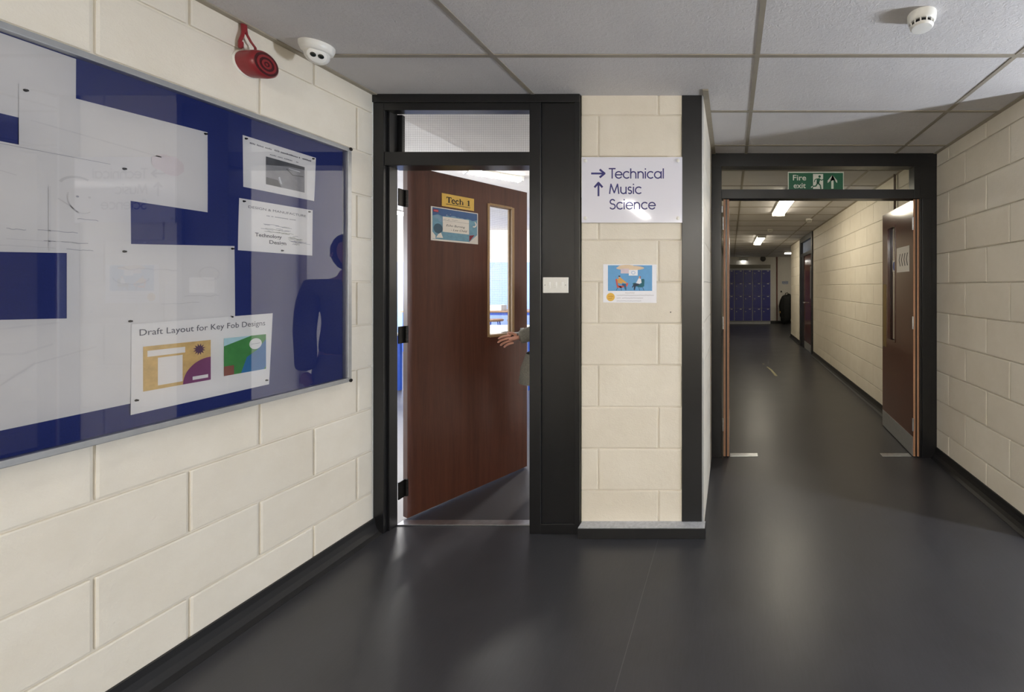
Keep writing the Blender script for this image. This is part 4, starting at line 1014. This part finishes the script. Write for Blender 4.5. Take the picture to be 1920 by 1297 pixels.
# ------------------------------------------------------------------ person holding the classroom door
SKIN = mat('skin', (206, 152, 132), 0.5, mottling=0.06, nscale=40); CARD = mat('grey_knit_cardigan', (118, 116, 108), 0.95, mottling=0.25, nscale=140, bmp=0.003)
DARK = mat('dark_trousers', (34, 34, 38), 0.85); SHOE = mat('black_shoe', (18, 18, 20), 0.4); HAIR = mat('dark_brown_hair', (44, 32, 26), 0.6, mottling=0.3, nscale=60)
def skin_mesh(name, nodes, edges, material, subd=2, extra=None):
    """nodes: list of (co, rx, ry); root is node 0"""
    me = bpy.data.meshes.new(name); me.from_pydata([n[0] for n in nodes], edges, []); ob = bpy.data.objects.new(name, me); COL.objects.link(ob)
    md = ob.modifiers.new('skin', 'SKIN'); md.use_smooth_shade = True
    if not me.skin_vertices: bm_ = bmesh.new(); bm_.from_mesh(me); bm_.verts.layers.skin.verify(); bm_.to_mesh(me); bm_.free()
    for i, n in enumerate(nodes):
        me.skin_vertices[0].data[i].radius = (n[1], n[2]); me.skin_vertices[0].data[i].use_root = (i == 0)
    s_ = ob.modifiers.new('sub', 'SUBSURF'); s_.levels = subd; s_.render_levels = subd
    dg = bpy.context.evaluated_depsgraph_get(); ev = ob.evaluated_get(dg)
    out = bpy.data.meshes.new_from_object(ev)
    vs = [v.co[:] for v in out.vertices]; fs = [tuple(p_.vertices) for p_ in out.polygons]
    bpy.data.objects.remove(ob); bpy.data.meshes.remove(out)
    return vs, fs
pr = thing('person', 'person in grey knitted cardigan reaching round to hold the classroom door open', 'person', (-1.19, 2.86, 0), (0, 0, math.radians(-58)))
def chain(nodes, edges, start, pts):
    last = start
    for p_ in pts: nodes.append(p_); edges.append((last, len(nodes) - 1)) if last is not None else None; last = len(nodes) - 1
    return last
def arm_pts(side):
    if side < 0: return [((-0.185, 0.0, 1.335), .052, .052), ((-0.215, 0.03, 1.20), .045, .045), ((-0.235, 0.03, 1.07), .040, .040), ((-0.228, -0.09, 1.025), .036, .036), ((-0.217, -0.19, 0.99), .026, .026)]
    return [((0.175, 0.0, 1.335), .052, .052), ((0.195, 0.03, 1.20), .045, .045), ((0.208, 0.02, 1.06), .040, .040), ((0.212, -0.02, 0.93), .032, .032), ((0.215, -0.04, 0.80), .025, .025)]
def body_graph():
    n = [((0, 0, .93), .135, .10)]; e = []
    top = chain(n, e, 0, [((0, 0, 1.08), .115, .085), ((0, -.005, 1.22), .135, .095), ((0, .0, 1.33), .12, .075), ((0, .005, 1.41), .052, .052), ((0, -.008, 1.47), .048, .048)])
    for s_ in (-1, 1):
        chain(n, e, 3, arm_pts(s_))
        chain(n, e, 0, [((s_ * .085, 0, .84), .085, .085), ((s_ * .095, -.01, .65), .068, .068), ((s_ * .10, -.005, .47), .05, .05), ((s_ * .10, .02, .30), .047, .047), ((s_ * .10, .03, .09), .032, .032)])
    return n, e
n, e = body_graph(); vs, fs = skin_mesh('tmp', n, e, SKIN)
body = MB(); body.add(vs, fs, SKIN, True)
# head: egg with brow, nose, chin, sockets
bm = bmesh.new(); bmesh.ops.create_uvsphere(bm, u_segments=40, v_segments=32, radius=1.0)
for v in bm.verts:
    x, y, z = v.co; d = v.co.copy()
    w = 0.075 * (1 - 0.22 * max(0, -z) ** 1.3); dp = 0.095; hh = 0.115
    X, Y, Z = x * w, y * dp, z * hh
    if y < 0:
        g = lambda cx, cz, sx, sz: math.exp(-((x - cx) / sx) ** 2 - ((z - cz) / sz) ** 2)
        Y -= 0.024 * g(0, -0.22, .13, .13) + 0.012 * g(0, -0.05, .10, .18)      # nose
        Y -= 0.007 * g(0, .22, .5, .09)                                       # brow
        Y += 0.012 * g(-.36, .04, .17, .11) + 0.012 * g(.36, .04, .17, .11)     # eye sockets
        Y -= 0.008 * g(0, -.50, .22, .07); Y += 0.004 * g(0, -.56, .2, .02)     # lips
        Y -= 0.010 * g(0, -.80, .25, .12)                                      # chin
    v.co = Vector((X, Y - 0.012, Z + 1.575))
bm.verts.index_update(); body.add([v.co[:] for v in bm.verts], [[v.index for v in f.verts] for f in bm.faces], SKIN, True); bm.free()
for s_ in (-1, 1):
    body.lathe([(0.012, 0), (0.022, 0.004), (0.026, 0.010), (0.020, 0.014), (0.012, 0.010)], SKIN, 18, Matrix.Translation((s_ * 0.070, 0.004, 1.572)) @ Matrix.Rotation(s_ * math.radians(75), 4, 'Y') @ Matrix.Scale(1.4, 4, (1, 0, 0)))
# hands: palm plus five separate bent fingers; d forward, u across the knuckles, w out of the back of the hand
def hand(side, wrist, d, u, curl):
    d = Vector(d).normalized(); u = Vector(u); u = (u - d * u.dot(d)).normalized(); w = d.cross(u).normalized()
    if w.z < 0: w = -w
    nn = [(tuple(wrist), .024, .020), (tuple(wrist + d * 0.045), .032, .017), (tuple(wrist + d * 0.082), .036, .015)]; ee = [(0, 1), (1, 2)]
    vs, fs = skin_mesh('tmp', nn, ee, SKIN, 2); body.add(vs, fs, SKIN, True)
    for k, (off, ln) in enumerate(((0.030, 0.070), (0.010, 0.078), (-0.011, 0.073), (-0.030, 0.058))):
        base = wrist + d * (0.080 - 0.004 * abs(k - 1)) + u * off
        p_ = base - d * 0.02; pts = [(tuple(p_), .0090, .0090)]; q = base; a = math.radians(8 + 4 * k); pts.append((tuple(q), .0090, .0090))
        for seg, r_ in ((0.42, .0085), (0.32, .0078), (0.26, .0068)):
            dir_ = d * math.cos(a) - w * math.sin(a) + u * (off * 2.2); q = q + dir_ * ln * seg; pts.append((tuple(q), r_, r_)); a += math.radians(curl)
        vs, fs = skin_mesh('tmp', pts, [(i, i + 1) for i in range(len(pts) - 1)], SKIN, 2); body.add(vs, fs, SKIN, True)
        body.add([tuple(q + w * .0066 + d * dx - w * (abs(dx) * .9) + u * du) for dx, du in ((-.006, -.0045), (-.006, .0045), (.004, .004), (.004, -.004))], [(0, 1, 2, 3)], mat('fingernail', (226, 180, 164), .3))
    tb = wrist + d * 0.030 + u * 0.028
    pts = [(tuple(tb - u * 0.012), .012, .012), (tuple(tb), .0115, .0115), (tuple(tb + u * 0.020 + d * 0.022 - w * 0.006), .010, .010), (tuple(tb + u * 0.026 + d * 0.048 - w * 0.014), .0088, .0088)]
    vs, fs = skin_mesh('tmp', pts, [(0, 1), (1, 2), (2, 3)], SKIN, 2); body.add(vs, fs, SKIN, True)
Rinv = Matrix.Rotation(math.radians(58), 3, 'Z')
# world: hand points left and a little away, laid against the leaf
dl = Rinv @ Vector((-0.90, -0.38, -0.18)); ul = Rinv @ Vector((-0.1, 0.0, 1.0))
wr = Vector((-0.215, -0.205, 0.987))
hand(-1, wr, dl, Vector((0.25, -0.25, 0.9)), 26)
hand(1, Vector((0.215, -0.04, 0.80)), (0.02, -0.10, -1), (0, -1, 0), 18)
bo = body.build('body', pr)
# clothes
n = [((0, 0, .86), .175, .135)]; e = []
chain(n, e, 0, [((0, 0, .98), .160, .120), ((0, 0, 1.10), .140, .108), ((0, -.005, 1.22), .158, .118), ((0, 0, 1.325), .150, .095), ((0, .005, 1.385), .075, .07)])
for s_ in (-1, 1):
    pts = arm_pts(s_); k = [.072, .064, .060, .058, .055, .052]
    if s_ < 0: pts = pts + [((-0.215, -0.222, .985), 0, 0)]
    chain(n, e, 4, [(p_[0], k[i], k[i]) for i, p_ in enumerate(pts)])
vs, fs = skin_mesh('tmp', n, e, CARD); b = MB(); b.add(vs, fs, CARD, True)
b.lathe([(0.150, 0.0), (0.185, -0.10), (0.195, -0.19), (0.188, -0.192), (0.14, -0.02)], CARD, 32, Matrix.Translation((0, -0.045, 0.90)) @ Matrix.Scale(1.0, 4, (0, 1, 0)), cap=False)
b.build('cardigan', pr)
n = [((0, 0, .90), .145, .115)]; e = []
for s_ in (-1, 1): chain(n, e, 0, [((s_ * .085, 0, .80), .100, .100), ((s_ * .097, -.01, .64), .084, .084), ((s_ * .102, -.005, .46), .068, .068), ((s_ * .102, .015, .28), .062, .062), ((s_ * .102, .028, .075), .058, .058)])
vs, fs = skin_mesh('tmp', n, e, DARK); b = MB(); b.add(vs, fs, DARK, True); b.build('trousers', pr)
for s_ in (-1, 1):
    nn = [((s_ * .102, .055, .040), .038, .038), ((s_ * .104, -.01, .040), .040, .036), ((s_ * .108, -.09, .030), .044, .028), ((s_ * .110, -.15, .024), .036, .020)]
    vs, fs = skin_mesh('tmp', nn, [(0, 1), (1, 2), (2, 3)], SHOE); mz = min(v[2] for v in vs); b = MB(); b.add([(v[0], v[1], v[2] - mz) for v in vs], fs, SHOE, True); b.build('shoe', pr)
bm = bmesh.new(); bmesh.ops.create_uvsphere(bm, u_segments=36, v_segments=24, radius=1.0)
rn = random.Random(4)
for v in bm.verts:
    x, y, z = v.co
    yy = y * 0.108 + 0.004
    if y < -0.2 and z < 0.45: yy = max(yy, -0.045)
    v.co = Vector((x * 0.086, yy, 1.588 + z * (0.118 if z > 0 else 0.135))) + Vector((rn.uniform(-.002, .002), rn.uniform(-.002, .002), 0))
me = bpy.data.meshes.new('hair'); bm.to_mesh(me); bm.free(); me.materials.append(HAIR)
for p_ in me.polygons: p_.use_smooth = True
o = bpy.data.objects.new('hair', me); COL.objects.link(o); o.parent = pr
for s_ in (-1, 1):
    b = MB(); b.lathe([(0.001, -.0105), (.0075, -.0075), (.0105, 0), (.0075, .0075), (.001, .0105)], mat('eye_white', (230, 228, 222), .2), 16, Matrix.Translation((s_ * .028, -.0815, 1.580)))
    b.lathe([(.0045, 0), (.0045, .0015)], BLK, 14, Matrix.Translation((s_ * .028, -.0912, 1.580)) @ Matrix.Rotation(PI / 2, 4, 'X')); b.build('eye', pr)
